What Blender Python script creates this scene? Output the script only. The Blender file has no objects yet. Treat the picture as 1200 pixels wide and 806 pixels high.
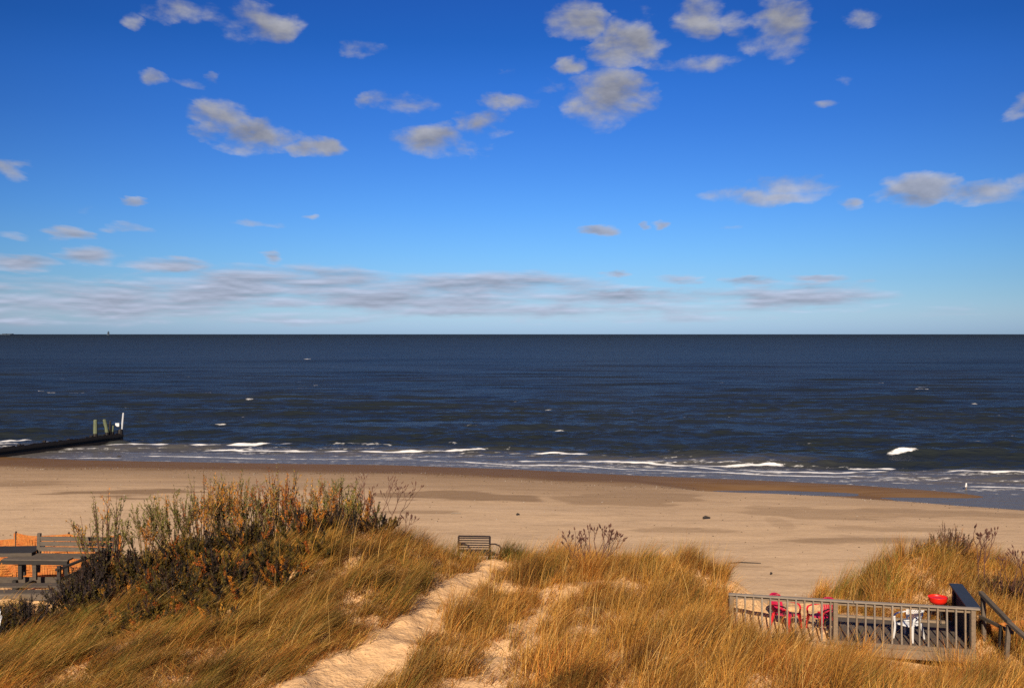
import bpy, bmesh, math, random
import numpy as np
from mathutils import Vector, Matrix
R = math.radians
rng = np.random.default_rng(11)
random.seed(5)
C = bpy.context.scene.collection
scn = bpy.context.scene

# ------------------------------------------------------------------ camera
H = 10.3            # eye height above the sea
F = 1153.0          # focal length in pixels of the 1200 px wide photograph
V0 = 391.5          # row of the horizon
cam_d = bpy.data.cameras.new('camera')
cam = bpy.data.objects.new('camera', cam_d); C.objects.link(cam)
cam.location = (0, 0, H); cam.rotation_euler = (R(90), 0, 0)
cam_d.sensor_width = 36; cam_d.lens = 36 * F / 1200
cam_d.shift_y = -11.5 / 1200
cam_d.clip_start = 0.1; cam_d.clip_end = 120000
scn.camera = cam

# ------------------------------------------------------------------ light
SUN_EL, SUN_AZ = 31.0, 10.0      # sun stands behind the camera, a little to the left
a, e = R(SUN_AZ), R(SUN_EL)
sun_dir = Vector((math.sin(a) * math.cos(e), math.cos(a) * math.cos(e), -math.sin(e)))
sd = bpy.data.lights.new('sun', 'SUN'); sun = bpy.data.objects.new('sun', sd); C.objects.link(sun)
sd.energy = 5.0; sd.angle = R(0.5); sd.color = (1.0, 0.83, 0.62)
sun.rotation_euler = sun_dir.to_track_quat('-Z', 'Y').to_euler()
SKY_STRENGTH = 0.072
scn.view_settings.view_transform = 'Standard'; scn.view_settings.look = 'None'
scn.view_settings.gamma = 1.0; scn.view_settings.exposure = 0.4
scn.cycles.use_denoising = False
scn.cycles.max_bounces = 6; scn.cycles.diffuse_bounces = 3; scn.cycles.transparent_max_bounces = 12


class NT:
    """little node-tree writer"""
    def __init__(s, tree): s.t = tree; tree.nodes.clear()
    def n(s, typ, ins=None, **kw):
        nd = s.t.nodes.new(typ)
        for k, v in kw.items(): setattr(nd, k, v)
        for k, v in (ins or {}).items():
            if hasattr(v, 'is_output'): s.t.links.new(v, nd.inputs[k])
            else: nd.inputs[k].default_value = v
        return nd
    def m(s, op, *a, clamp=False):
        nd = s.t.nodes.new('ShaderNodeMath'); nd.operation = op; nd.use_clamp = clamp
        for i, v in enumerate(a):
            if hasattr(v, 'is_output'): s.t.links.new(v, nd.inputs[i])
            else: nd.inputs[i].default_value = v
        return nd.outputs[0]
    def vm(s, op, *a, out=0):
        nd = s.t.nodes.new('ShaderNodeVectorMath'); nd.operation = op
        for i, v in enumerate(a):
            if hasattr(v, 'is_output'): s.t.links.new(v, nd.inputs[i])
            else: nd.inputs[i].default_value = v
        return nd.outputs[out]
    def mix(s, f, a, b, mode='MIX'):
        nd = s.t.nodes.new('ShaderNodeMix'); nd.data_type = 'RGBA'; nd.blend_type = mode
        for k, v in ((0, f), (6, a), (7, b)):
            if hasattr(v, 'is_output'): s.t.links.new(v, nd.inputs[k])
            else: nd.inputs[k].default_value = v if k == 0 else (tuple(v) + (1,))[:4]
        return nd.outputs[2]
    def mr(s, v, a, b, c=0.0, d=1.0, mode='LINEAR'):
        nd = s.t.nodes.new('ShaderNodeMapRange'); nd.interpolation_type = mode
        s.t.links.new(v, nd.inputs[0])
        for i, x in enumerate((a, b, c, d)): nd.inputs[i + 1].default_value = x
        return nd.outputs[0]
    def noise(s, vec, scale, detail=4, rough=0.5, dist=0.0):
        nd = s.n('ShaderNodeTexNoise', {'Scale': scale, 'Detail': detail, 'Roughness': rough, 'Distortion': dist})
        if vec is not None: s.t.links.new(vec, nd.inputs['Vector'])
        return nd.outputs['Fac']
    def link(s, a, b): s.t.links.new(a, b)


# ------------------------------------------------------------------ sky with broken cloud
world = bpy.data.worlds.new('World'); scn.world = world; world.use_nodes = True
w = NT(world.node_tree)
sky = w.n('ShaderNodeTexSky', sky_type='NISHITA', sun_disc=False, sun_elevation=R(SUN_EL),
          sun_rotation=math.atan2(-math.sin(a), -math.cos(a)), altitude=10, air_density=1.0, dust_density=0.6, ozone_density=3.0)
tc = w.n('ShaderNodeTexCoord')
nrm = w.vm('NORMALIZE', tc.outputs['Generated'])
sp = w.n('ShaderNodeSeparateXYZ', {0: nrm})
X_, Y_, Z_ = sp.outputs
AZ = w.m('ARCTAN2', X_, Y_)
EL = w.m('ARCSINE', Z_)
# deepen the blue the way a polarised sky has it: a factor per height above the horizon; darkening to the sides paints in a vignette
RAMP = [(0.0157, 0.401, 0.5749, 0.9773), (0.0518, 0.3889, 0.5455, 0.8658), (0.0999, 0.3243, 0.4916, 0.7665), (0.148, 0.2789, 0.4558, 0.7236), (0.22, 0.2343, 0.432, 0.7188), (0.3392, 0.1787, 0.3815, 0.7117), (0.4572, 0.1407, 0.3323, 0.6755), (0.5735, 0.1081, 0.2925, 0.6458), (0.6879, 0.0841, 0.268, 0.6278), (0.7999, 0.0586, 0.2287, 0.5617), (0.8984, 0.0577, 0.2126, 0.5407)]
cr = w.n('ShaderNodeValToRGB', {0: w.m('DIVIDE', w.m('MAXIMUM', EL, 0.0), 0.36)})
els = cr.color_ramp.elements
els[0].position = RAMP[0][0]; els[0].color = RAMP[0][1:] + (1,)
els[1].position = 1.0; els[1].color = tuple(x * .93 for x in RAMP[-1][1:]) + (1,)
for q in RAMP[1:]:
    el_ = els.new(q[0]); el_.color = q[1:] + (1,)
side = w.m('MAXIMUM', w.m('MULTIPLY_ADD', w.m('MULTIPLY', AZ, AZ), -0.85, 1.04), 0.6)
skyg = w.vm('MULTIPLY', w.vm('MULTIPLY', sky.outputs[0], cr.outputs[0]), (1.7, 1.7, 1.7))
sg = w.n('ShaderNodeVectorMath', operation='SCALE'); w.link(skyg, sg.inputs[0]); w.link(side, sg.inputs['Scale']); skyg = sg.outputs[0]
clouds = [(210,12,40,14,.6),(300,30,50,22,.7),(160,25,15,10,.5),(262,20,30,14,.4),(177,90,22,10,.8),(222,97,20,6,.4),(254,94,11,8,.6),
 (258,135,38,18,.6),(300,160,48,18,.95),(245,155,28,10,.6),(370,172,34,11,.9),(424,58,20,9,.4),(15,198,24,12,.8),
 (466,120,46,15,.75),(505,163,46,18,.9),(565,146,34,17,.95),(600,120,42,12,.85),(545,172,28,10,.7),(605,85,14,10,.5),(640,100,30,10,.6),
 (672,22,38,20,.9),(730,52,45,24,1.),(670,77,18,10,.85),(712,118,52,32,1.),(750,10,30,12,.5),(820,20,32,28,.9),(920,35,38,30,.9),
 (880,48,28,14,.6),(810,76,48,10,.55),(870,20,25,20,.5),(1010,22,30,12,.55),(993,92,14,7,.4),(970,120,14,5,.35),(1190,122,22,16,.85),
 (930,217,52,14,.95),(895,232,60,10,.8),(848,228,30,10,.7),(1000,239,15,7,.8),(1075,222,50,16,.85),(1070,236,30,9,.9),(1155,225,55,13,.9),
 (1200,213,30,10,.9),(704,270,24,6,.95),(776,264,12,5,.8),(754,264,6,4,.7),(860,266,16,4,.5),(720,320,18,4,.8),(797,327,28,6,.7),
 (882,330,36,6,.8),(955,326,34,5,.9),(1015,331,20,4,.5),(83,273,30,8,.95),(105,300,40,10,.95),(150,267,28,6,.6),(20,308,48,10,.95),
 (160,234,14,5,.6),(305,262,28,5,.6),(362,254,10,4,.6),(100,247,10,4,.4),(15,277,20,5,.5),(195,311,54,9,.95),(320,300,14,9,.95),
 (330,334,190,22,.95),(560,337,170,20,.95),(460,352,260,14,.95),(250,345,200,12,.9),(30,375,160,9,.6),(700,372,260,7,.4),(130,352,230,24,.9),(600,362,330,13,.7),(300,372,330,10,.5),(750,348,170,11,.95),(940,348,110,17,.9),
 (60,368,120,12,.6),(860,362,150,7,.5),(1110,365,60,8,.35)]
P = w.n('ShaderNodeCombineXYZ', {0: AZ, 1: EL, 2: 0.0}).outputs[0]
# broken edges: the look-up point is pushed about by a noise laid out on the cloud deck
den = w.m('ADD', w.m('MAXIMUM', EL, 0.0), 0.11)
Q = w.n('ShaderNodeCombineXYZ', {0: w.m('DIVIDE', AZ, den), 1: w.m('DIVIDE', 1.0, den), 2: w.m('MULTIPLY', EL, 3.0)}).outputs[0]
Q = w.vm('MULTIPLY', Q, (1.0, 0.55, 1.0))
wn = w.n('ShaderNodeTexNoise', {'Vector': Q, 'Scale': 7.0, 'Detail': 5.0, 'Roughness': 0.58}).outputs['Color']
wv = w.vm('SUBTRACT', wn, (0.5, 0.5, 0.5))
P2 = w.vm('ADD', P, w.vm('MULTIPLY', w.vm('SCALE', wv, (0,0,0)), (0.0, 0.0, 0.0)))
amp = w.mr(EL, 0.0, 0.33, 0.25, 1.0)
wv2 = w.vm('MULTIPLY', wv, (0.075, 0.032, 0.0))
scn_ = w.n('ShaderNodeVectorMath', operation='SCALE'); w.link(wv2, scn_.inputs[0]); w.link(amp, scn_.inputs['Scale'])
P2 = w.vm('ADD', P, scn_.outputs[0])
acc = None
for (u, v, ru, rv, dn) in clouds:
    t = (u - 600) / F; az = math.atan(t); el = math.atan((V0 - v) / F * math.cos(az))
    sx = F / (ru * 1.24) * (1 / math.cos(az) ** 2); sy = F / (rv * 1.28)
    q = w.vm('MULTIPLY_ADD', P2, (sx, sy, 0), (-az * sx, -el * sy, 0))
    dd = w.vm('DOT_PRODUCT', q, q, out=1)
    mm = w.m('MULTIPLY_ADD', dd, -dn, dn)
    acc = mm if acc is None else w.m('MAXIMUM', acc, mm)
acc = w.m('MAXIMUM', acc, 0.0)
def cloud_noise(shift, det):
    hi = w.vm('ADD', w.vm('MULTIPLY', P, (15.0, 27.0, 1.0)), (3.1, 7.7 + 27.0*shift, 0))
    lo = w.vm('ADD', w.vm('MULTIPLY', P, (13.0, 95.0, 1.0)), (8.3, 1.2 + 95.0*shift*.35, 2))
    a_ = w.noise(hi, 1.0, det, 0.56, 0.15); b_ = w.noise(lo, 1.0, det, 0.54, 0.2)
    f = w.mr(EL, 0.055, 0.12)
    return w.m('ADD', w.m('MULTIPLY', a_, f), w.m('MULTIPLY', b_, w.m('SUBTRACT', 1.0, f)))
n1 = cloud_noise(0.0, 9); n2 = cloud_noise(0.010, 5)
raw = w.m('ADD', w.m('MULTIPLY', acc, 0.95), w.m('MULTIPLY', w.m('SUBTRACT', n1, 0.5), w.mr(EL, 0.07, 0.16, 1.75, 2.7)))
dens = w.mr(raw, 0.14, 1.00, 0, 1, 'SMOOTHSTEP')
dens = w.m('MULTIPLY', dens, w.mr(acc, 0.0, 0.22, 0, 1, 'SMOOTHSTEP'))
shade = w.m('ADD', w.mr(raw, 0.30, 1.3, 1.08, 0.74), w.m('MULTIPLY', w.m('SUBTRACT', n1, n2), w.mr(EL, 0.05, 0.2, 1.7, 1.9)))
cl_lo = w.mix(0.5, (0.53, 0.56, 0.69), (0.47, 0.54, 0.74))
cl_hi = (0.43, 0.425, 0.43)
cl_col = w.mix(w.mr(EL, 0.05, 0.2), cl_lo, cl_hi)
cl_s = w.n('ShaderNodeVectorMath', operation='SCALE'); w.link(cl_col, cl_s.inputs[0]); w.link(shade, cl_s.inputs['Scale'])
CL = 0.66 / SKY_STRENGTH
cl_f = w.vm('MULTIPLY', cl_s.outputs[0], (CL, CL, CL))
allsky = w.mix(w.m('MULTIPLY', dens, w.mr(EL, 0.07, 0.14, 0.90, 0.86)), skyg, cl_f)
bg = w.n('ShaderNodeBackground', {'Color': allsky, 'Strength': SKY_STRENGTH})
wo = w.n('ShaderNodeOutputWorld'); w.link(bg.outputs[0], wo.inputs[0])


# ------------------------------------------------------------------ helpers
def tag(o, label=None, cat=None, group=None, kind=None):
    if label: o['label'] = label
    if cat: o['category'] = cat
    if group: o['group'] = group
    if kind: o['kind'] = kind
    return o
def empty(name, loc=(0, 0, 0), rz=0, label=None, cat=None, group=None):
    o = bpy.data.objects.new(name, None); C.objects.link(o); o.empty_display_size = 0.2
    o.location = loc; o.rotation_euler = (0, 0, rz)
    return tag(o, label, cat, group)
def link_mesh(name, me, mat, parent=None):
    o = bpy.data.objects.new(name, me); C.objects.link(o)
    if mat: me.materials.append(mat)
    if parent: o.parent = parent
    return o
def copy_tree(o, parent=None):
    c = o.copy(); C.objects.link(c)
    if parent: c.parent = parent
    for ch in list(o.children): copy_tree(ch, c)
    return c

class MB:
    def __init__(s): s.v = []; s.f = []
    def _add(s, vs, fs):
        b = len(s.v); s.v += [tuple(x) for x in vs]; s.f += [tuple(b + i for i in f) for f in fs]; return s
    def box(s, c, size, rot=None):
        c = Vector(c); hx, hy, hz = [q / 2 for q in size]
        M = rot.to_3x3() if rot else Matrix.Identity(3)
        vs = [c + M @ Vector((x * hx, y * hy, z * hz)) for x in (-1, 1) for y in (-1, 1) for z in (-1, 1)]
        return s._add(vs, [(0,1,3,2),(4,6,7,5),(0,4,5,1),(2,3,7,6),(0,2,6,4),(1,5,7,3)])
    def bar(s, p, q, wd, th, up=(0, 0, 1)):
        p, q = Vector(p), Vector(q); d = (q - p); L = d.length; d.normalize()
        up = Vector(up)
        if abs(d.dot(up)) > .98: up = Vector((0, 1, 0))
        x = d.cross(up).normalized(); z = x.cross(d).normalized()
        M = Matrix((x, d, z)).transposed()
        return s.box((p + q) / 2, (wd, L, th), M)
    def tube(s, pts, rad, n=6, cap=True):
        pts = [Vector(p) for p in pts]; rs = rad if hasattr(rad, '__len__') else [rad] * len(pts)
        b = len(s.v); prev = None
        for i, p in enumerate(pts):
            d = (pts[min(i + 1, len(pts) - 1)] - pts[max(i - 1, 0)]).normalized()
            ref = prev if prev is not None else (Vector((0, 0, 1)) if abs(d.z) < .9 else Vector((1, 0, 0)))
            x = (ref - d * ref.dot(d)).normalized() if prev is not None else d.cross(ref).normalized()
            y = d.cross(x); prev = x
            for k in range(n):
                t = 2 * math.pi * k / n; s.v.append(tuple(p + (x * math.cos(t) + y * math.sin(t)) * rs[i]))
        for i in range(len(pts) - 1):
            for k in range(n):
                s.f.append((b + i*n + k, b + i*n + (k+1) % n, b + (i+1)*n + (k+1) % n, b + (i+1)*n + k))
        if cap:
            s.f.append(tuple(b + k for k in range(n))[::-1]); s.f.append(tuple(b + (len(pts)-1)*n + k for k in range(n)))
        return s
    def lathe(s, prof, n=24, c=(0, 0, 0)):
        b = len(s.v); cx, cy, cz = c
        for r, z in prof:
            for k in range(n):
                t = 2 * math.pi * k / n; s.v.append((cx + r * math.cos(t), cy + r * math.sin(t), cz + z))
        for i in range(len(prof) - 1):
            for k in range(n):
                s.f.append((b + i*n + k, b + i*n + (k+1) % n, b + (i+1)*n + (k+1) % n, b + (i+1)*n + k))
        return s
    def build(s, name, mat, parent=None, bevel=0, smooth=False):
        me = bpy.data.meshes.new(name); me.from_pydata(s.v, [], s.f)
        bm = bmesh.new(); bm.from_mesh(me); bmesh.ops.recalc_face_normals(bm, faces=bm.faces)
        bm.to_mesh(me); bm.free()
        if smooth: me.shade_smooth()
        o = link_mesh(name, me, mat, parent)
        if bevel:
            md = o.modifiers.new('bevel', 'BEVEL'); md.width = bevel; md.segments = 1; md.limit_method = 'ANGLE'
        return o

def fast_mesh(name, verts, faces4=None, faces3=None, color=None, attrs=None, smooth=False):
    me = bpy.data.meshes.new(name)
    n4 = 0 if faces4 is None else len(faces4); n3 = 0 if faces3 is None else len(faces3)
    me.vertices.add(len(verts)); me.vertices.foreach_set('co', np.asarray(verts, np.float32).ravel())
    li = []
    if n4: li.append(np.asarray(faces4, np.int32).ravel())
    if n3: li.append(np.asarray(faces3, np.int32).ravel())
    li = np.concatenate(li); me.loops.add(len(li)); me.loops.foreach_set('vertex_index', li)
    ls = np.concatenate([np.arange(n4) * 4, n4 * 4 + np.arange(n3) * 3]).astype(np.int32)
    me.polygons.add(n4 + n3); me.polygons.foreach_set('loop_start', ls)
    if color is not None:
        ca = me.color_attributes.new('col', 'FLOAT_COLOR', 'POINT')
        c4 = np.ones((len(verts), 4), np.float32); c4[:, :3] = color; ca.data.foreach_set('color', c4.ravel())
    for k, arr in (attrs or {}).items():
        at = me.attributes.new(k, 'FLOAT', 'POINT'); at.data.foreach_set('value', np.asarray(arr, np.float32).ravel())
    me.update(calc_edges=True)
    if smooth: me.shade_smooth()
    return me

def grid_faces(nr, nc):
    i = np.arange(nr - 1)[:, None] * nc + np.arange(nc - 1)[None, :]
    i = i.ravel(); return np.stack([i, i + 1, i + nc + 1, i + nc], 1)

# value noise in numpy
_perm = np.random.default_rng(3).random((512, 512))
def vnoise(x, y):
    xi = np.floor(x).astype(int); yi = np.floor(y).astype(int); fx = x - xi; fy = y - yi
    fx = fx*fx*(3-2*fx); fy = fy*fy*(3-2*fy)
    g = lambda a, b: _perm[a % 512, b % 512]
    return (g(xi, yi)*(1-fx) + g(xi+1, yi)*fx)*(1-fy) + (g(xi, yi+1)*(1-fx) + g(xi+1, yi+1)*fx)*fy
def fbm(x, y, o=4):
    s = 0; a = .5; t = 0
    for k in range(o): s = s + a * vnoise(x * 2**k + 17.3*k, y * 2**k + 5.1*k); t += a; a *= .5
    return s / t
def sstep(a, b, x):
    t = np.clip((x - a) / (b - a), 0, 1); return t*t*(3-2*t)

# ------------------------------------------------------------------ land form
def P3(u, v, D): return ((u - 600) / F * D, D, H - (v - V0) / F * D)
ctrl = [P3(*q) for q in [
 (-200,830,16),(0,830,16),(200,830,16.5),(400,822,17.5),(600,830,17),(800,830,17),(1000,825,17.5),(1200,820,18),(1400,820,18),
 (0,765,20.5),(100,755,20.5),(200,745,20.5),(300,730,21.5),(380,725,21),(200,695,24),(250,645,27),(330,640,27.5),(150,665,26),
 (440,622,27),(400,640,25.5),(420,690,22.5),(480,655,26.5),(520,662,27),(350,765,19.5),(450,760,20),(500,722,22.5),(540,690,25),
 (565,668,28),(560,652,30),(610,668,28),(640,668,28),(690,668,27),(800,658,26.5),(835,664,26.2),(860,683,26),(640,730,22),(750,740,21),(750,692,24.5),
 (850,745,21.5),(880,770,20),(860,742,23.2),(1000,802,20.5),(1130,818,21),(1130,800,22.2),(1000,778,22.4),(1200,782,22),
 (1050,654,28.3),(1000,692,28.3),(1090,655,28.6),(1065,650,27.9),(1130,668,28.2),(1180,705,27),(1250,720,26),(60,735,23),(-100,735,23),(20,700,24.6),(90,700,24.6),(-80,705,24.6)]]
ctrl += [(-13.8, 26, 3.25), (-12, 27.5, 3.2), (-14, 30, 2.9), (-17, 27, 3.2), (-20, 27, 3.2), (-10, 29.5, 3.4), (-6, 29.5, 3.5), (-3.5, 29.5, 3.6),
         (6.0, 24.6, 3.18), (5.2, 24.3, 3.45), (7.2, 24.6, 2.98), (8.4, 24.3, 2.98), (9.3, 24.0, 2.9), (10.4, 24.4, 2.85), (9.5, 26, 2.75), (6.6, 27.2, 2.8),
         (12.2, 23.6, 3.1), (13, 21.5, 3.2), (-20, 16, 4.1), (20, 17, 3.8), (20, 26, 3.1),
         (-20, 4, 3.6), (0, 4, 3.4), (20, 4, 3.4), (0, 10, 3.6), (-10, 10, 3.8), (10, 10, 3.6)]
ctrl = np.array(ctrl, float)
def _tps(r2): return np.where(r2 > 1e-9, r2 * np.log(r2 + 1e-12) * .5, 0)
_n = len(ctrl); _K = _tps(((ctrl[:, None, :2] - ctrl[None, :, :2])**2).sum(-1)) + np.eye(_n) * 0.6
_Pm = np.c_[np.ones(_n), ctrl[:, :2]]
_A = np.block([[_K, _Pm], [_Pm.T, np.zeros((3, 3))]])
_w = np.linalg.solve(_A, np.r_[ctrl[:, 2], 0, 0, 0])
def dune_z(X, Y):
    sh = X.shape; x = np.clip(X.ravel(), -20, 20); y = np.clip(Y.ravel(), 4, 33)
    out = np.empty(x.size)
    for k in range(0, x.size, 40000):
        xx = x[k:k+40000]; yy = y[k:k+40000]
        r2 = (xx[:, None] - ctrl[None, :, 0])**2 + (yy[:, None] - ctrl[None, :, 1])**2
        out[k:k+40000] = _tps(r2) @ _w[:_n] + _w[_n] + _w[_n+1]*xx + _w[_n+2]*yy
    return out.reshape(sh)
_sh = [(0,535),(100,539),(300,542.5),(450,544.5),(600,549.5),(750,557),(900,563),(1000,568),(1100,574.5),(1180,580)]
_shY = np.array([H*F/(v-V0) for u, v in _sh]); _shX = np.array([(u-600)/F*H*F/(v-V0) for u, v in _sh])
def shoreY(X):
    y = np.interp(X, _shX, _shY)
    y = y + np.where(X < _shX[0], (X - _shX[0]) * -0.02, 0) + np.where(X > _shX[-1], -(X - _shX[-1]) * 0.25, 0)
    return y
def g0(u, v, z=0): D = (H - z) * F / (v - V0); return ((u-600)/F*D, D)
pools = [(g0(905,576,.0), 5.5, 1.3), (g0(975,579,.0), 4.0, 1.0), (g0(1085,585), 3.2, 1.3), (g0(1180,592), 5.5, 1.8), (g0(1150,588), 3.0, .8),(g0(1240,590), 6, 4.0)]
foot = lambda X: 30.5 + 0.9*np.sin(X*.35+1) + 0.6*np.sin(X*.9) - 1.4*np.exp(-((X-7.5)/2.6)**2)
def land(X, Y, fine=True):
    X = np.asarray(X, float); Y = np.asarray(Y, float)
    d = shoreY(X) - Y
    wob = (fbm(X*.12, Y*.3, 3) - .5) * .12
    zb = np.where(d > 0, 1.65 * (1 - np.exp(-np.maximum(d, 0) / 21)), d * .05)
    zb = zb + wob * sstep(2, 14, d)
    zb = np.maximum(zb, -3)
    # low berm with a runnel of standing water behind it, at the right
    rt = sstep(8, 14, X)
    rw = (d - 6.8) / 2.6
    tr = np.exp(-rw**2) * (0.31 + .2*(fbm(X*.25+3, Y*.8, 3)-.5)) * rt
    zb = zb - tr
    for (c, rx, ry) in pools:
        q = ((X-c[0])/rx)**2 + ((Y-c[1])/ry)**2
        zb = zb - .16*np.exp(-q)
    inner = Y < 36
    zd = np.where(inner, dune_z(np.where(inner, X, 0), np.where(inner, Y, 20)), 0)
    if fine:
        zd = zd + (fbm(X*.8, Y*.8, 4) - .5)*.55 + (fbm(X*3.1+9, Y*3.1, 3)-.5)*.14
    k = sstep(0, 1, (foot(X) + 2.4 - Y) / 3.6)
    k = k * sstep(60, 22, np.abs(X)) + (1 - sstep(60, 22, np.abs(X))) * k
    return zb * (1 - k) + np.maximum(zd, zb) * k
def lz(x, y): return float(land(np.array([x]), np.array([y]))[0])
_Dm = np.concatenate([np.arange(13, 40, .04), np.arange(40, 110, .1)])
def hit(u, v):
    X = (u - 600) / F * _Dm; Z = H - (v - V0) / F * _Dm
    L = land(X, _Dm); i = np.argmax(Z < L)
    return (float(X[i]), float(_Dm[i]), float(L[i]))
def seg_dist(X, Y, pts):
    d = np.full(X.shape, 1e9); tt = np.zeros(X.shape)
    for i in range(len(pts)-1):
        ax, ay = pts[i]; bx, by = pts[i+1]; L2 = (bx-ax)**2 + (by-ay)**2
        t = np.clip(((X-ax)*(bx-ax) + (Y-ay)*(by-ay))/L2, 0, 1)
        q = np.hypot(X-ax-t*(bx-ax), Y-ay-t*(by-ay)); m = q < d
        d = np.where(m, q, d); tt = np.where(m, i+t, tt)
    return d, tt

# ------------------------------------------------------------------ materials
def new_mat(name):
    m = bpy.data.materials.new(name); m.use_nodes = True; return m, NT(m.node_tree)
def finish(n, surf, disp=None):
    o = n.n('ShaderNodeOutputMaterial'); n.link(surf, o.inputs[0])

def sand_material():
    m, n = new_mat('sand')
    geo = n.n('ShaderNodeNewGeometry'); pos = geo.outputs['Position']
    wet = n.n('ShaderNodeAttribute', attribute_name='wet').outputs['Fac']
    damp = n.n('ShaderNodeAttribute', attribute_name='damp').outputs['Fac']
    dune = n.n('ShaderNodeAttribute', attribute_name='dune').outputs['Fac']
    st = n.vm('MULTIPLY', pos, (0.12, 0.9, 1.0))
    a1 = n.noise(st, 1.0, 5, .6, .3); a2 = n.noise(pos, 6.0, 5, .65); a3 = n.noise(pos, 60.0, 3, .6)
    dry = n.mix(n.mr(a1, .35, .65), (0.57, 0.40, 0.245), (0.70, 0.50, 0.31))
    dry = n.mix(n.mr(a2, .3, .7, 0, .35), dry, (0.38, 0.26, 0.16)); dry = n.mix(n.mr(n.noise(n.vm('MULTIPLY', pos, (.5, 1.6, 1)), 1.3, 6, .7), .5, .68, 0, .45), dry, (0.33, 0.225, 0.135))
    dn = n.mix(n.mr(a2, .3, .7), (0.66, 0.41, 0.20), (0.80, 0.52, 0.28))
    dry = n.mix(dune, dry, dn)
    c = n.mix(n.m('MULTIPLY', damp, .95, clamp=True), dry, (0.235, 0.15, 0.085))
    c = n.mix(n.m('MULTIPLY', wet, n.mr(n.noise(st, 2.0, 4, .6), .3, .7, .8, 1.0)), c, (0.150, 0.078, 0.028))
    c = n.mix(n.mr(a3, .35, .75, 0, .25), c, n.mix(.5, c, (0.1, 0.07, 0.04)))
    h = n.m('ADD', n.m('MULTIPLY', n.noise(pos, 3.0, 5, .6), .12), n.m('MULTIPLY', n.noise(pos, 16.0, 3, .6), .03))
    vor = n.n('ShaderNodeTexVoronoi', {'Vector': pos, 'Scale': 2.3, 'Randomness': 1.0}).outputs['Distance']
    h = n.m('ADD', h, n.m('MULTIPLY', n.mr(vor, 0, .22, -1, 0, 'SMOOTHSTEP'), .035))
    h = n.m('MULTIPLY', h, n.mr(wet, 0, .6, 1, .05)); h = n.m('MULTIPLY', h, n.mr(dune, 0, 1, .45, 1.6))
    bp = n.n('ShaderNodeBump', {'Height': h, 'Strength': .55, 'Distance': 1.0})
    b = n.n('ShaderNodeBsdfPrincipled', {'Base Color': c, 'Roughness': n.mr(wet, .3, 1, .9, .6), 'Normal': bp.outputs[0],
                                         'Specular IOR Level': n.mr(wet, .2, 1, .06, .03)})
    finish(n, b.outputs[0]); return m

def water_material():
    m, n = new_mat('sea_water')
    pos = n.n('ShaderNodeNewGeometry').outputs['Position']
    foam = n.n('ShaderNodeAttribute', attribute_name='foam').outputs['Fac']
    sh = n.n('ShaderNodeAttribute', attribute_name='shallow').outputs['Fac']
    far = n.n('ShaderNodeAttribute', attribute_name='far').outputs['Fac']
    p1 = n.vm('MULTIPLY', pos, (0.45, 1.0, 1.0)); p2 = n.vm('MULTIPLY', pos, (0.07, 0.35, 1.0))
    n1 = n.noise(p1, 1.4, 4, .55); n2 = n.noise(p2, 0.9, 4, .6)
    big = n.noise(n.vm('MULTIPLY', pos, (0.010, 0.022, 1)), 1.0, 8, .72)
    h = n.m('ADD', n.m('MULTIPLY', n1, n.mr(far, 0, .5, .34, .12)), n.m('MULTIPLY', n2, n.mr(far, 0, 1, .22, 1.1)))
    h = n.m('MULTIPLY', h, n.mr(sh, 0, 1, 1.0, .30))
    bp = n.n('ShaderNodeBump', {'Height': h, 'Strength': 1.0, 'Distance': 1.0})
    deep = n.mix(n.mr(big, .38, .62), (0.0150, 0.0195, 0.0200), (0.0225, 0.0285, 0.0310))
    c = n.mix(sh, deep, (0.120, 0.112, 0.106))
    fn = n.noise(n.vm('MULTIPLY', pos, (0.9, 2.2, 1)), 1.5, 5, .7)
    fm = n.mr(n.m('ADD', foam, n.m('MULTIPLY', n.m('SUBTRACT', fn, .5), 1.45)), .40, .66)
    fm = n.m('MULTIPLY', fm, n.mr(foam, .03, .15))
    c2 = n.mix(fm, c, (0.78, 0.78, 0.77))
    b = n.n('ShaderNodeBsdfPrincipled', {'Base Color': c2, 'Roughness': n.m('ADD', n.mr(fm, 0, 1, .32, .8), n.m('MULTIPLY', far, .15)), 'IOR': 1.33,
             'Specular IOR Level': n.m('MULTIPLY', n.mr(far, 0, 1, .125, .012), n.mr(sh, 0, 1, 1, .5)), 'Normal': bp.outputs[0]})
    finish(n, b.outputs[0]); return m

def wood_material(name, ca, cb, rough=.85, scale=1.0):
    m, n = new_mat(name)
    pos = n.n('ShaderNodeTexCoord').outputs['Object']
    geo = n.n('ShaderNodeNewGeometry').outputs['Random Per Island']
    p = n.vm('ADD', pos, n.n('ShaderNodeCombineXYZ', {0: n.m('MULTIPLY', geo, 31.0), 1: 0.0, 2: n.m('MULTIPLY', geo, 13.0)}).outputs[0])
    g = n.noise(n.vm('MULTIPLY', p, (3, 3, 18)), 2.0*scale, 5, .65, .4)
    s = n.noise(p, 1.7*scale, 4, .6)
    c = n.mix(n.mr(g, .3, .7), ca, cb)
    c = n.mix(n.mr(s, .5, .75, 0, .5), c, tuple(x*.55 for x in ca))
    c = n.mix(n.m('MULTIPLY', geo, .35), c, tuple(x*.6 for x in cb))
    oi = n.n('ShaderNodeObjectInfo').outputs['Random']; c = n.mix(n.m('MULTIPLY', oi, .55), c, tuple(x*.5 for x in ca))
    c = n.mix(n.mr(n.noise(p, 14.0, 4, .7), .58, .72, 0, .6), c, tuple(x*.3 for x in ca))
    bp = n.n('ShaderNodeBump', {'Height': g, 'Strength': .5, 'Distance': .01})
    b = n.n('ShaderNodeBsdfPrincipled', {'Base Color': c, 'Roughness': rough, 'Normal': bp.outputs[0]})
    finish(n, b.outputs[0]); return m

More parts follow.
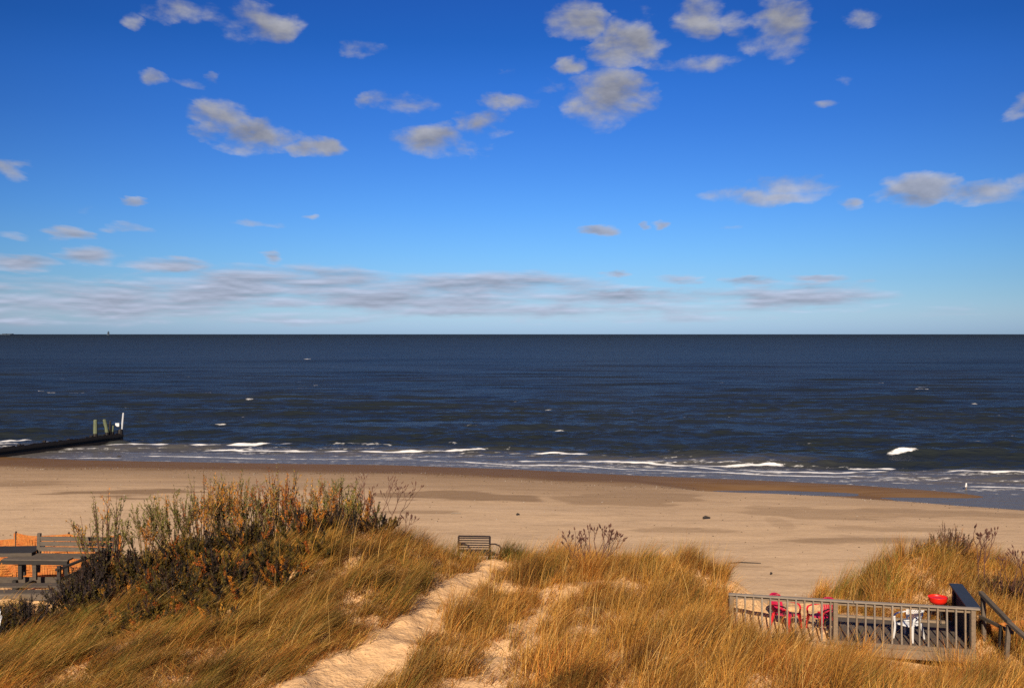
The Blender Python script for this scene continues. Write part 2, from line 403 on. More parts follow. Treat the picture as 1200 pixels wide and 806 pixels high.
def plain(name, col, rough=.5, var=.25, spec=.5, metal=0):
    m, n = new_mat(name)
    pos = n.n('ShaderNodeTexCoord').outputs['Object']
    s = n.noise(pos, 9.0, 5, .65)
    c = n.mix(n.mr(s, .4, .75, 0, var*2), col, tuple(x*.55 for x in col))
    b = n.n('ShaderNodeBsdfPrincipled', {'Base Color': c, 'Roughness': n.mr(s, .3, .7, rough, min(1, rough+.2)), 'Specular IOR Level': spec, 'Metallic': metal})
    finish(n, b.outputs[0]); return m

def blade_material(name, trans=.3):
    m, n = new_mat(name)
    c = n.n('ShaderNodeAttribute', attribute_name='col').outputs['Color']
    d = n.n('ShaderNodeBsdfPrincipled', {'Base Color': c, 'Roughness': .7, 'Specular IOR Level': .25})
    t = n.n('ShaderNodeBsdfTranslucent', {'Color': c})
    mx = n.n('ShaderNodeMixShader', {0: trans}); n.link(d.outputs[0], mx.inputs[1]); n.link(t.outputs[0], mx.inputs[2])
    finish(n, mx.outputs[0]); return m

M_sand = sand_material(); M_sea = water_material()
M_wood = wood_material('weathered_wood', (0.23, 0.185, 0.145), (0.36, 0.30, 0.235))
M_wood_w = wood_material('warm_weathered_wood', (0.20, 0.145, 0.095), (0.33, 0.24, 0.16))
M_wood_l = wood_material('grey_wood', (0.080, 0.062, 0.047), (0.175, 0.138, 0.105))
M_dark = wood_material('dark_or_shaded_wood', (0.02, 0.017, 0.015), (0.045, 0.036, 0.03))  # real dark wood; on ramp rail and side panel it paints in shade
M_groin = wood_material('wet_timber', (0.008, 0.006, 0.006), (0.022, 0.015, 0.012), .6)
M_green = wood_material('algae_wood', (0.07, 0.10, 0.05), (0.19, 0.21, 0.13))
M_slate = wood_material('slate_blue_paint', (0.030, 0.042, 0.062), (0.045, 0.06, 0.085), .6)
M_red = plain('red_plastic', (0.62, 0.012, 0.035), .42, .2)
M_pink = plain('magenta_plastic', (0.55, 0.009, 0.07), .5, .25)  # pinker than the red; used for chair seats and backs
M_white = plain('white_plastic', (0.72, 0.73, 0.74), .4, .12)
M_redpaint = plain('red_enamel', (0.75, 0.02, 0.008), .3, .05)
M_black = plain('black_metal', (0.018, 0.017, 0.018), .5, .2)
M_iron = plain('brown_iron', (0.030, 0.020, 0.022), .6, .3)
M_feather = plain('white_feathers', (0.78, 0.77, 0.75), .8, .1)
M_greyf = plain('grey_feathers', (0.28, 0.29, 0.31), .8, .1)
M_bill = plain('yellow_bill', (0.6, 0.35, 0.04), .5, .1)
M_blade = blade_material('dry_grass', .32); M_leaf = blade_material('leaves', .25)
M_twig = plain('twig_bark', (0.085, 0.055, 0.045), .9, .3, .2)
M_twig_r = plain('red_brown_bark', (0.115, 0.055, 0.042), .9, .3, .2)
M_straw = plain('straw_stems', (0.26, 0.16, 0.09), .9, .3, .2)
M_twig_g = plain('purple_grey_bark', (0.055, 0.042, 0.045), .9, .3, .2)
M_far = plain('distant_land', (0.06, 0.08, 0.11), 1, .1, 0)
M_farw = plain('distant_white', (0.5, 0.52, 0.55), 1, .1, 0)

# ------------------------------------------------------------------ ground sheet
def spaced(parts):
    out = []
    for a_, b_, s_ in parts: out += list(np.arange(a_, b_, s_))
    return np.array(sorted(set(np.round(out, 4))))
gx = spaced([(-1500,-200,100),(-200,-60,10),(-60,-22,1),(-22,22,.14),(22,60,.6),(60,200,10),(200,1501,100)])
gy = spaced([(-400,-20,40),(-20,8,2),(8,33,.14),(33,50,.3),(50,86,.2),(86,120,2),(120,1500,60)])
GX, GY = np.meshgrid(gx, gy)
GZ = land(GX, GY)
d = shoreY(GX) - GY
edge = d + (fbm(GX*.25, GY*.5, 4) - .5) * 3.2
wet = sstep(11.0, 6.5, edge)*(1-.0*GX)
wet = np.where(GX > 6, wet*(1-sstep(6, 14, GX)) + sstep(8.6, 6.9, d + (edge-d)*.3)*sstep(6, 14, GX), wet)
medium = sstep(26, 10, edge) * .62*(1-.6*sstep(6, 14, GX))
zr = GZ + (fbm(GX*.4+7, GY*1.5, 3)-.5)*.1
wet = np.maximum(wet, sstep(.20, .08, zr) * sstep(0, 2, GX-7))
damp = medium
for (u, v, ru, rv, s_) in [(150,577,75,5,.8),(30,566,60,5,.6),(540,581,95,6,.75),(480,600,60,3,.5),(700,573,150,6,.55),(740,583,80,8,.6),(300,570,90,5,.5),
        (1100,600,110,7,.5),(960,600,90,9,.45),(1010,633,95,4,.55),(800,622,60,2.5,.45),(1040,620,70,3,.4),(60,585,8,4,.3),(915,613,14,8,.25),(1150,585,60,4,.5),
        (430,568,60,4,.5),(620,567,60,4,.5),(870,663,30,2,.4)]:
    x, y, z = hit(u, v); _, yb, _ = hit(u, v + rv); sx = ru/F*y; sy = max(abs(y-yb), .2)
    q = ((GX-x + (fbm(GX*.3+u, GY*.9, 3)-.5)*sx*1.1)/sx)**2 + ((GY-y + (fbm(GX*.25+v, GY*.6, 3)-.5)*sy*2.2)/sy)**2
    damp = np.maximum(damp, min(1, s_*1.12) * sstep(1.25, .65, q))
dmask = sstep(-1.5, .5, foot(GX) + .5 - GY)
damp *= 1 - dmask
me = fast_mesh('beach', np.stack([GX, GY, GZ], -1).reshape(-1, 3), grid_faces(len(gy), len(gx)), attrs={'wet': wet, 'damp': damp, 'dune': dmask}, smooth=True)
ground = link_mesh('beach_and_dunes', me, M_sand); tag(ground, kind='structure')

# ------------------------------------------------------------------ sea
vs_ = np.concatenate([np.arange(640, 500, -.35), np.arange(500, 420, -.3), np.arange(420, 400, -.4), np.arange(400, 393.5, -.5)])
ys = H * F / (vs_ - V0); ys = np.concatenate([ys, [9000, 20000, 50000, 100000]])
ts = np.concatenate([[-20, -8, -4, -2.5, -1.6], np.arange(-1.1, -.62, .01), np.arange(-.62, .62, .0011), np.arange(.62, 1.1, .01), [1.6, 2.5, 4, 8, 20]])
T, SY = np.meshgrid(ts, ys); SX = T * SY
dy_row = np.abs(np.gradient(ys))[:, None] + 0*SX; 
sd_ = SY - shoreY(SX)                      # distance seaward
calm = sstep(0, 14, sd_)
SZ = np.zeros_like(SX); r2_ = np.random.default_rng(21)
WX = SX + (fbm(SX*.02, SY*.02, 3)-.5)*16; WY = SY + (fbm(SX*.025+40, SY*.05, 3)-.5)*14
for k in range(44):
    lam = 1.2 * (24/1.2) ** (k/43); ang = r2_.normal(0, .40 if lam < 5 else .16)
    kx, ky = math.sin(ang)*2*math.pi/lam, math.cos(ang)*2*math.pi/lam
    ph = r2_.random()*6.28; s_ = np.sin(kx*WX + ky*WY + ph)
    fade = np.clip((lam/np.maximum(dy_row, .05) - 2.5)/3, 0, 1)
    SZ += .0132 * lam**.52 * fade * (s_ + .25*np.cos(2*(kx*WX+ky*WY+ph)))
grp = .65 + .7*fbm(SX*.02+9, SY*.035, 3)
SZ *= calm * grp
foam = np.zeros_like(SX); gone = sstep(20, 3, sd_) 
lines = [ # polyline px, half width m, strength, ridge height
 ([(-60,524),(0,520),(40,517),(80,513)], .7, 1.0, .22), ([(-60,523),(0,522),(35,520)], .5, .7, .1),
 ([(125,519),(170,517.5),(215,516)], .45, .95, .18), ([(122,524),(200,523.5),(260,524),(300,523),(362,520)], .5, 1.05, .16),
 ([(235,527),(330,529.5),(450,530.5),(540,529),(575,527.5)], .42, 1.0, .12), ([(360,520),(400,518),(450,518.5),(480,521)], .8, .42, .14),
 ([(590,531.5),(640,533),(700,533),(742,533)], .45, .9, .22), ([(745,534),(800,532),(850,533)], .3, .25, .25),
 ([(520,517),(545,518)], .5, .6, .3), ([(600,541),(680,541.5),(750,543.5),(830,545),(925,544)], .45, .95, .12),
 ([(990,546),(1030,547),(1062,546)], .42, 1.05, .14), ([(1038,539),(1055,537),(1076,536)], .62, .95, .26), ([(1088,534),(1100,532)], .35, .5, .15),
 ([(800,546),(900,554),(980,555.5),(1060,553)], .4, .9, .12), ([(1095,554),(1150,557.5),(1230,559)], .5, 1.05, .2),
 ([(530,541),(600,545),(670,546),(760,551),(850,554),(900,557.5),(1030,561)], .35, .8, .04), ([(620,545),(680,546),(710,549)], .35, .7, .05),
 ([(1010,559),(1080,563),(1130,562)], .35, .5, .05), ([(1120,570.5),(1160,571),(1240,573)], .38, .8, .04), ([(1080,563),(1230,569)], .3, .45, .04),
 ([(60,536.5),(160,537.5)], .22, .8, .02), ([(160,535),(240,536),(330,538.5)], .3, .75, .02), ([(330,538),(480,539),(580,543)], .28, .6, .02), ([(430,537),(580,534)], .25, .6, .03),
 ([(140,516),(150,514)], .6, .6, .1), ([(245,500),(275,500)], .5, .6, .12), ([(355,421),(367,421)], 3.5, .9, .2), ([(560,518),(600,520)], .3, .4, .1),
 ([(1163,486),(1175,486)], 1.2, .62, .2), ([(755,429),(762,429)], 2.5, .6, .1), ([(20,512),(30,511)], .6, .6, .2)]
for pts, hw, st, rh in lines:
    pw = [g0(u, v) for u, v in pts]; px = np.array([p[0] for p in pw]); py = np.array([p[1] for p in pw])
    yl = np.interp(SX, px, py) + (fbm(SX*.35 + py[0], SX*0 + 3, 3)-.5)*.8*min(1, hw*2)
    ends = sstep(px[0]-.6, px[0]+1.5, SX) * sstep(px[-1]+.6, px[-1]-1.5, SX)
    dyl = SY - yl; wv_ = hw * .62 * (.6 + .85*fbm(SX*.6+px[0], SX*0+8, 3))
    foam = np.maximum(foam, st*1.12*ends*np.exp(-(dyl/wv_)**2))
    SZ += .55 * rh * ends * np.exp(-((dyl - .45)/(1.0+hw))**2)
# swells rising before they break: long dark backs
for (u0, u1, v, hgt) in [(1010,1230,536,.42),(1080,1240,551,.3),(800,1040,543,.25),(745,900,533,.40),(840,960,521,.35),(260,420,512,.35),(480,600,517,.32),(300,470,517,.3),(590,720,526,.2),(180,300,507,.25),(960,1230,520,.3),(0,100,511,.25),(700,900,510,.25)]:
    (xa, ya), (xb, yb) = g0(u0, v), g0(u1, v); yl = ya + (fbm(SX*.08+v, SX*0, 2)-.5)*3
    ends = sstep(xa-1, xa+4, SX)*sstep(xb+1, xb-4, SX)
    dd_ = SY - yl; SZ += hgt*.7*ends*np.exp(-(dd_/np.where(dd_ < 0, .8, 2.2))**2)
lace = sstep(.55, .8, fbm(SX*.5, SY*1.3, 4)) * sstep(.3, 1.0, sd_) * sstep(13, 5, sd_) * .40
foam = np.maximum(foam, lace)
lace2 = sstep(.52, .66, fbm(SX*.22+20, SY*2.1, 4)) * sstep(.2, 1.0, sd_) * sstep(17, 8, sd_) * .43
foam = np.maximum(foam, lace2)
whit = sstep(.80, .88, fbm(SX*.18+55, SY*.45, 3)) * sstep(15, 40, sd_) * sstep(400, 100, SY) * .6
foam = np.maximum(foam, whit)
rim = np.exp(-((sd_ - .25 - (fbm(SX*.3, SX*0+1, 3)-.5)*.9)/.22)**2) * .42
foam = np.maximum(foam, rim)
shallow = sstep(15, 1.5, sd_ + (fbm(SX*.1, SY*.3, 3)-.5)*7) * .9
SZ *= sstep(-.5, 3, sd_)
SZ = SZ + .012
me = fast_mesh('sea', np.stack([SX, SY, SZ], -1).reshape(-1, 3), grid_faces(len(ys), len(ts)),
               attrs={'foam': foam, 'shallow': shallow, 'far': np.clip(np.log(SY/80)/np.log(4000/80), 0, 1)}, smooth=True)
sea = link_mesh('sea_water', me, M_sea); tag(sea, kind='structure')

# ------------------------------------------------------------------ wooden deck with railing (right)
zt = 4.03; zf = 3.09
R0 = Vector((10.54, 22.5, 0)); L0 = Vector((5.29, 23.75, 0)); e1 = (L0 - R0).normalized(); e2 = Vector((-e1.y, e1.x, 0)) * -1
if e2.y < 0: e2 = -e2
LEN = (L0 - R0).length
deck = empty('beach_deck', (R0.x, R0.y, zf), 0, 'grey weathered plank deck with a long baluster railing, half buried in the right dune', 'deck')
def dl(s, t, z): q = e1*s + e2*t; return (q.x, q.y, z - zf)      # local frame: s along the front, t to the back
rotd = Matrix.Rotation(math.atan2(e1.y, e1.x), 3, 'Z')
fl = MB()
for k in range(15):
    t = .02 + k*.142
    fl.bar(dl(-.02, t+.07, zf-.02), dl(3.15 - .04*((k*7) % 3), t+.07, zf-.02), .134, .035)
fl.build('floor_boards', M_wood_l, deck)
MB().bar(dl(-.04, -.05, zf-.03), dl(3.2, -.05, zf-.03), .05, .10).build('edge_board', M_wood_w, deck)
MB().bar(dl(-.04, -.075, zf-.185), dl(1.75, -.075, zf-.185), .045, .2).bar(dl(1.76, -.078, zf-.185), dl(3.0, -.078, zf-.2), .045, .2).build('fascia_board', M_wood_w, deck)
MB().bar(dl(-.14, .0, zt), dl(LEN*.48, .0, zt-.006), .13, .038).bar(dl(LEN*.482, .0, zt-.006), dl(LEN+.06, 0, zt), .13, .038).build('top_rail', M_wood, deck, .004)
MB().bar(dl(-.05, .03, zt-.065), dl(LEN, .03, zt-.065), .035, .085).build('sub_rail', M_wood_w, deck)
MB().bar(dl(2.0, .03, zf-.11), dl(LEN, .03, zf-.11), .035, .085).build('bottom_rail', M_wood_w, deck)
for s_ in (.0, 3.0, LEN):
    MB().bar(dl(s_, .02, zf-.35), dl(s_, .02, zt-.022), .10, .10, (0, 1, 0)).build('post', M_wood_w, deck, .004)
nb = 27; rb_ = random.Random(4)
for k in range(nb):
    s_ = .17 + k*(LEN-.3)/(nb-1)
    if abs(s_-3.0) < .09: continue
    j = rb_.uniform(-.012, .012)
    MB().bar(dl(s_+j, -.032, zf-.08+rb_.uniform(-.04, .0)), dl(s_, -.032, zt-.03), .036, .036, (0, 1, 0)).build('baluster', M_wood if k % 3 else M_wood_w, deck)
# solid side with a broad cap
sp_ = MB()
for k in range(13): sp_.bar(dl(-.02, .12+k*.148, zf-.12), dl(-.02, .12+k*.148, zt-.045), .14, .03, (e1.x, e1.y, 0))
sp_.build('side_panel', M_dark, deck)  # dark boards carry the inner face's shade in their colour
MB().bar(dl(-.03, .07, zt-.002), dl(-.03, 2.05, zt+.05), .30, .045).build('side_cap', M_slate, deck, .004)
MB().bar(dl(0, 2.0, zf-.3), dl(0, 2.0, zt), .10, .10, (0, 1, 0)).build('post', M_dark, deck)
MB().bar(dl(.05, 2.10, zf+.02), dl(3.0, 2.10, zf+.01), .10, .06).build('back_kerb', M_wood_w, deck)

# ------------------------------------------------------------------ monobloc chairs
def make_chair(name, mat, label, group, lattice=False):
    t = empty(name, (0, 0, 0), 0, label, 'chair', group)
    w2 = .25
    s = MB(); n_ = 6                     # seat: dished sheet with rolled rim
    for i in range(n_+1):
        for j in range(n_+1):
            x = -w2*.92 + 2*w2*.92*i/n_; y = -.25 + .47*j/n_
            z = .43 - .018*math.sin(math.pi*i/n_)*math.sin(math.pi*j/n_) - .02*(j/n_) - (.02 if j == 0 else 0)
            s.v.append((x, y, z))
    for i in range(n_):
        for j in range(n_): s.f.append((i*(n_+1)+j, (i+1)*(n_+1)+j, (i+1)*(n_+1)+j+1, i*(n_+1)+j+1))
    back_m = M_pink if mat is M_red else mat
    so = s.build('seat', back_m, t, smooth=True); md = so.modifiers.new('thick', 'SOLIDIFY'); md.thickness = .02
    b = MB()
    def bk(x, h): return (x, .20 + .16*h/.45 + .06*(1-(x/w2)**2)*.5, .40 + h)   # point on the reclined curved back
    top = [bk(w2*.95*math.sin(q), .36 + .10*math.cos(q)) for q in np.linspace(-math.pi/2, math.pi/2, 9)]
    side_l = [bk(-w2*.72, 0.0), bk(-w2*.85, .18)]; side_r = [bk(w2*.85, .18), bk(w2*.72, 0.0)]
    pts = side_l + top + side_r
    for p, q in zip(pts[:-1], pts[1:]): b.bar(p, q, .022, .055, (0, 1, .3))
    b.bar(bk(-w2*.78, .05), bk(w2*.78, .05), .02, .06)
    top2 = [bk(w2*.86*math.sin(q), .33 + .09*math.cos(q)) for q in np.linspace(-math.pi/2, math.pi/2, 9)]
    for p, q in zip(top2[:-1], top2[1:]): b.bar(p, q, .016, .07, (0, 1, .3))
    if lattice:
        for k in range(-4, 5):
            x0 = k*.055
            b.bar(bk(max(-.2, min(.2, x0-.10)), .06), bk(max(-.2, min(.2, x0+.10)), .36), .014, .016, (0, 1, 0))
            b.bar(bk(max(-.2, min(.2, x0+.10)), .06), bk(max(-.2, min(.2, x0-.10)), .36), .0142, .0162, (0, 1, 0))
    else:
        for k in range(-3, 4): b.bar(bk(k*.058, .04), bk(k*.062, .40), .016, .036, (1, 0, 0))
    b.build('backrest', back_m, t)
    for sx in (-1, 1):
        a_ = MB(); pa = [(sx*.27, -.24, .44), (sx*.29, -.245, .58), (sx*.295, -.20, .645), (sx*.295, -.05, .665), (sx*.285, .12, .655), (sx*.25, .27, .66)]
        for p, q in zip(pa[:-1], pa[1:]): a_.bar(p, q, .05, .02)
        a_.build('arm', mat, t)
        for sy in (-1, 1):
            l = MB(); tx, ty = sx*w2*.96, (-.235 if sy < 0 else .20); bx_, by_ = sx*.285, (-.285 if sy < 0 else .30)
            z0 = .44
            def quad(x, y, z, ww): return [(x-ww, y-ww, z), (x+ww, y-ww, z), (x+ww, y+ww, z), (x-ww, y+ww, z)]
            vs = quad(bx_, by_, 0, .017) + quad((tx+bx_)/2, (ty+by_)/2, .22, .024) + quad(tx, ty, z0, .036)
            fs = [(0,1,2,3)] + [(4*i+k, 4*i+(k+1)%4, 4*i+4+(k+1)%4, 4*i+4+k) for i in range(2) for k in range(4)] + [(8,9,10,11)]
            l._add(vs, fs); l.build('leg', mat, t, .004)
    return t
def onz(u, v, z): D = (H - z)*F/(v - V0); return ((u-600)/F*D, D)
def put(o, u, v, z, rz):
    x, y = onz(u, v, z); o.location = (x, y, z); o.rotation_euler = (0, 0, R(rz)); return o
ca = make_chair('plastic_chair', M_red, 'red and magenta plastic armchair at left of the pair, rounded back rising above the rail', 'red plastic armchairs behind the railing')
ca.scale = (.95,)*3; xa, ya = onz(921, 737, 3.03); ca.location = (xa, ya, lz(xa, ya) - .02); ca.rotation_euler = (0, 0, R(42))
cb = copy_tree(ca); cb['label'] = 'red and magenta plastic armchair at right of the facing pair, beside the thick railing post'
cb.scale = (.86,)*3; xb, yb = onz(962, 743, 2.93); cb.location = (xb, yb, lz(xb, yb) - .02); cb.rotation_euler = (0, 0, R(-58))
cw = make_chair('plastic_chair', M_white, 'white plastic armchair with a lattice back, standing on the plank deck', None, True)
put(cw, 1065, 748, zf, -52); cw.scale = (.86,)*3

# red bowl grill
x, y = onz(1099, 729, zf); zg = zf
gr = empty('bowl_grill', (x, y, zg), 0, 'bright red bowl grill on a dark stand, in the far corner of the deck', 'grill')
MB().lathe([(.02, .62), (.13, .63), (.21, .67), (.25, .75), (.262, .84), (.27, .87), (.275, .872), (.272, .855), (.235, .80)], 28).build('bowl', M_redpaint, gr, smooth=True)
MB().lathe([(.0, .845), (.14, .84), (.238, .82)], 28).build('grate', M_redpaint, gr)
MB().lathe([(.03, .60), (.075, .60), (.06, .45), (.03, .44)], 14).build('ash_catcher', M_black, gr)
for k in range(3):
    t = k*2.094+.5; MB().tube([(.10*math.cos(t), .10*math.sin(t), .62), (.24*math.cos(t), .24*math.sin(t), 0)], .014, 6).build('leg', M_black, gr)

gr.scale = (.86, .86, .74)
# ------------------------------------------------------------------ stair rail (far right)
st = empty('stair_handrail', (0, 0, 0), 0, 'crooked weathered wood handrail with posts leaning down the right dune', 'handrail')
def pp(u, v, D): return P3(u, v, D)
p0, p1, p2 = pp(1149, 694, 23.6), pp(1183, 729, 22.3), pp(1226, 768, 21.0)
st.location = (p0[0], p0[1], lz(p0[0], p0[1]))
def loc(p): return tuple(Vector(p) - Vector(st.location))
MB().bar(loc(p0), loc(p1), .11, .10).build('top_rail', M_wood_l, st, .01)
MB().bar(loc((p1[0], p1[1], p1[2]-.015)), loc(p2), .10, .09).build('top_rail', M_wood_l, st, .01)
q0, q1 = pp(1148, 722, 23.5), pp(1187, 741, 22.3)
MB().bar(loc(q0), loc(q1), .05, .08).build('lower_rail', M_wood_l, st, .006)
for (u, v, D, lean) in ((1152, 697, 23.5, .03), (1182, 732, 22.35, -.08), (1215, 762, 21.3, .02)):
    x, y, z = pp(u, v, D); MB().bar(loc((x, y, z)), loc((x+lean, y, lz(x, y)-.4)), .09, .09, (0, 1, 0)).build('post', M_wood_l, st, .008)
x, y, z = pp(1173, 733, 22.7); MB().bar(loc((x, y, z)), loc((x+.02, y+.1, lz(x, y)-.4)), .08, .08, (0, 1, 0)).build('post', M_dark, st, .008)

# ------------------------------------------------------------------ orange safety fences
def orange_material():
    m, n = new_mat('orange_mesh')
    pos = n.n('ShaderNodeTexCoord').outputs['Object']
    s = n.noise(pos, 7.0, 4, .7); s2 = n.noise(pos, 28.0, 3, .6)
    c = n.mix(n.mr(s, .35, .65), (0.60, 0.17, 0.028), (0.66, 0.30, 0.07))
    c = n.mix(n.mr(s2, .4, .65, 0, .8), c, (0.33, 0.10, 0.02))
    d_ = n.n('ShaderNodeBsdfPrincipled', {'Base Color': c, 'Roughness': .6}); t_ = n.n('ShaderNodeBsdfTranslucent', {'Color': c})
    mx = n.n('ShaderNodeMixShader', {0: .25}); n.link(d_.outputs[0], mx.inputs[1]); n.link(t_.outputs[0], mx.inputs[2])
    finish(n, mx.outputs[0]); return m
M_orange = orange_material()
def mesh_fence(label, pts, hgt, group):
    t = empty('mesh_fence', (pts[0][0], pts[0][1], lz(pts[0][0], pts[0][1])), 0, label, 'fence', group)
    O = Vector(t.location); net = MB(); rr = random.Random(len(pts)*3)
    for (ax, ay, ha), (bx, by, hb) in zip(pts[:-1], pts[1:]):
        L = math.hypot(bx-ax, by-ay); n = max(2, int(L/.075)); rows = int(hgt/.06)
        def q(i, j):
            f = i/n; x = ax+(bx-ax)*f; y = ay+(by-ay)*f; sag = -.07*math.sin(math.pi*f)
            z = lz0(x, y) + (ha+(hb-ha)*f+sag)*(j/rows)
            return Vector((x + .05*math.sin(3*f+j*.5), y + .06*math.sin(5*f*L+j*.7), z)) - O
        for i in range(n+1):
            net.bar(q(i, 0), q(i, rows), .066, .006, (0, 1, 0)) if i % 1 == 0 else None
        for j in range(rows+1):
            for i in range(0, n): net.bar(q(i, j), q(i+1, j), .0065, .054)
    net.build('mesh_panel', M_orange, t)
    for (ax, ay, ha) in pts:
        MB().bar(Vector((ax, ay+.04, lz0(ax, ay)-.2))-O, Vector((ax, ay+.04, lz0(ax, ay)+ha+.06))-O, .04, .04, (0, 1, 0)).build('stake', M_dark, t)
lz0 = lambda x, y: float(land(np.array([x]), np.array([y]), False)[0])
def fz(u, vtop, D):  # stake with its head at a pixel row
    x, y, z = P3(u, vtop, D); return (x, y, z - lz0(x, y))
mesh_fence('orange plastic mesh fence behind the plank bench on the left dune', [fz(-140,634,29.8), fz(-55,633,29.6), fz(17,632,29.4)], 1.1, 'orange mesh fences')
mesh_fence('orange mesh fence standing higher right behind the bench back', [fz(18,625,29.3), fz(80,626,29.2), fz(140,627,29.0)], 1.3, 'orange mesh fences')
mesh_fence('low orange plastic mesh fence glimpsed under the crooked handrail at the right edge', [(11.3, 23.7, .42), (12.4, 23.5, .38), (14.0, 23.2, .38)], .38, 'orange mesh fences')

# ------------------------------------------------------------------ left platform, bench and table
zd = 3.85
pf = empty('plank_platform', (-13.2, 25.2, zd), 0, 'low platform of weathered planks under the bench at the left edge', 'platform')
b = MB()
for k in (0, 1, 4, 5): b.box((0.1 - .05*(k % 2), -.55 + k*.17, -.03), (3.4, .16, .04))
for k in range(4): b.box((-1.5+k, .1, -.09), (.06, 1.6, .07))
b.build('boards', M_wood_l, pf)
MB().box((0, -.70, -.09), (3.5, .04, .16)).build('front_board', M_wood_l, pf)
MB().box((0, 1.0, -.09), (3.5, .04, .16)).build('back_board', M_wood_l, pf)
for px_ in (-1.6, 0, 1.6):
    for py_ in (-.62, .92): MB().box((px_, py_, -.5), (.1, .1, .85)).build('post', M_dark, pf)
# high-backed bench
bx0, by0 = P3(38, 650, 26.4)[0], 26.4
be = empty('plank_bench', (bx0, by0-.1, zd), R(-3), 'wide brown-grey plank bench with a three-board back, half behind the left shrubs', 'bench')
W_ = 2.15
zs = 0.52; top = .98
MB().bar((-.0, .38, 0.0), (-.0, .44, top+.07), .09, .08, (0, 1, 0)).build('back_post', M_wood_l, be, .005)
MB().bar((W_, .38, 0.0), (W_, .44, top+.05), .09, .08, (0, 1, 0)).build('back_post', M_wood_l, be, .005)
b = MB()
for k, z in enumerate((.63, .77, .905)): b.bar((.03, .395+k*.012, z), (W_, .395+k*.012, z), .03, .115)
b.build('back_board', M_wood_l, be)
b = MB()
for k in range(5): b.bar((-.52+.03*(k % 2), -.38+k*.15, zs), (1.25 if k < 2 else W_, -.38+k*.15, zs), .142, .04)
b.build('seat_board', M_wood_l, be)
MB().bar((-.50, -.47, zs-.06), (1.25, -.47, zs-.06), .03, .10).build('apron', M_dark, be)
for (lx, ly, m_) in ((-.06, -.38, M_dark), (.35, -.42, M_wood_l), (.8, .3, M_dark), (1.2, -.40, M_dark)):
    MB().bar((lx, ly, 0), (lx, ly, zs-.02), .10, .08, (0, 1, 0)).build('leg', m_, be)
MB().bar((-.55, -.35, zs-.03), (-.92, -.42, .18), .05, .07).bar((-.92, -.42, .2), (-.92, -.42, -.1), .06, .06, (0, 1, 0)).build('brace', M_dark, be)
# dark slatted table beside it
tb = empty('plank_table', (P3(8, 660, 26.6)[0], 26.7, zd), R(4), 'low dark plank table at the left edge, beside the bench', 'table')
b = MB()
for k in range(6): b.box((0, -.4+k*.15, .60), (1.6, .135, .035))
b.build('tabletop', M_dark, tb)
MB().box((0, -.50, .57), (1.62, .03, .10)).build('edge_board', M_wood_l, tb)
for sx in (-.7, .55):
    for sy in (-.35, .3): MB().box((sx, sy, .28), (.08, .08, .58)).build('leg', M_dark, tb)
# handrail running up into the bush, its shade put in as dark colour
hr = empty('ramp_rail', (0, 0, 0), 0, 'weathered ramp rail, coloured dark for its shade, running up into the left shrubs beside the bench', 'handrail')
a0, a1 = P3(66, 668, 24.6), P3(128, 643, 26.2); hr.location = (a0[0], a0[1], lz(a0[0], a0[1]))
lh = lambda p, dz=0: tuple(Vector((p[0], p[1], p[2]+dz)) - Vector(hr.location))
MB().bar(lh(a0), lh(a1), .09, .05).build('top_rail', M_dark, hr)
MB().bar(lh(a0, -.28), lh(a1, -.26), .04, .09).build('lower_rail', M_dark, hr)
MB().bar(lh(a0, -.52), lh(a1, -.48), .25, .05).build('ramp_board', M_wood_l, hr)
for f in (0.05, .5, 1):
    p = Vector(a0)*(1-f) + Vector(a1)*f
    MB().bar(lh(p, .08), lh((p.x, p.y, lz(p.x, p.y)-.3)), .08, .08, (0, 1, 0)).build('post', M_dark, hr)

# ------------------------------------------------------------------ little garden bench by the path
x, y, z = P3(560, 649, 30.0); z = lz(x, y)
gb = empty('slatted_bench', (x, y, z+.02), R(22), 'dark slatted garden bench tilted in the sand at the top of the path', 'bench')
gb.rotation_euler = (R(4), R(8), R(38)); gb.location.z -= .17
w2 = .60
MB().bar((-w2, .22, .02), (-w2, .40, .84), .035, .05, (0, 1, 0)).bar((w2, .22, .02), (w2, .40, .84), .035, .05, (0, 1, 0)).bar((-w2, .40, .84), (w2, .40, .84), .035, .045).bar((-w2, .27, .45), (w2, .27, .45), .035, .045).build('back_frame', M_iron, gb)
b = MB()
for k in range(5): b.bar((-w2, .30+.022*k, .52+.066*k), (w2, .30+.022*k, .52+.066*k), .022, .034)
b.build('back_slats', M_iron, gb)
b = MB()
for k in range(7): b.box((0, -.26+k*.078, .42), (2*w2, .05, .022))
b.build('seat', M_iron, gb)
for sx in (-1, 1):
    MB().tube([(sx*w2, .32, .62), (sx*w2, .10, .68), (sx*w2, -.14, .68), (sx*w2, -.26, .62), (sx*w2, -.27, .52), (sx*w2, -.18, .50)], .024, 7).build('arm', M_iron, gb)
    MB().tube([(sx*w2, -.22, .62), (sx*w2, -.24, .4), (sx*w2, -.27, 0)], .024, 7).build('leg', M_iron, gb)
    MB().tube([(sx*w2, .24, .42), (sx*w2, .28, .2), (sx*w2, .34, -.02)], .024, 7).build('leg', M_iron, gb)

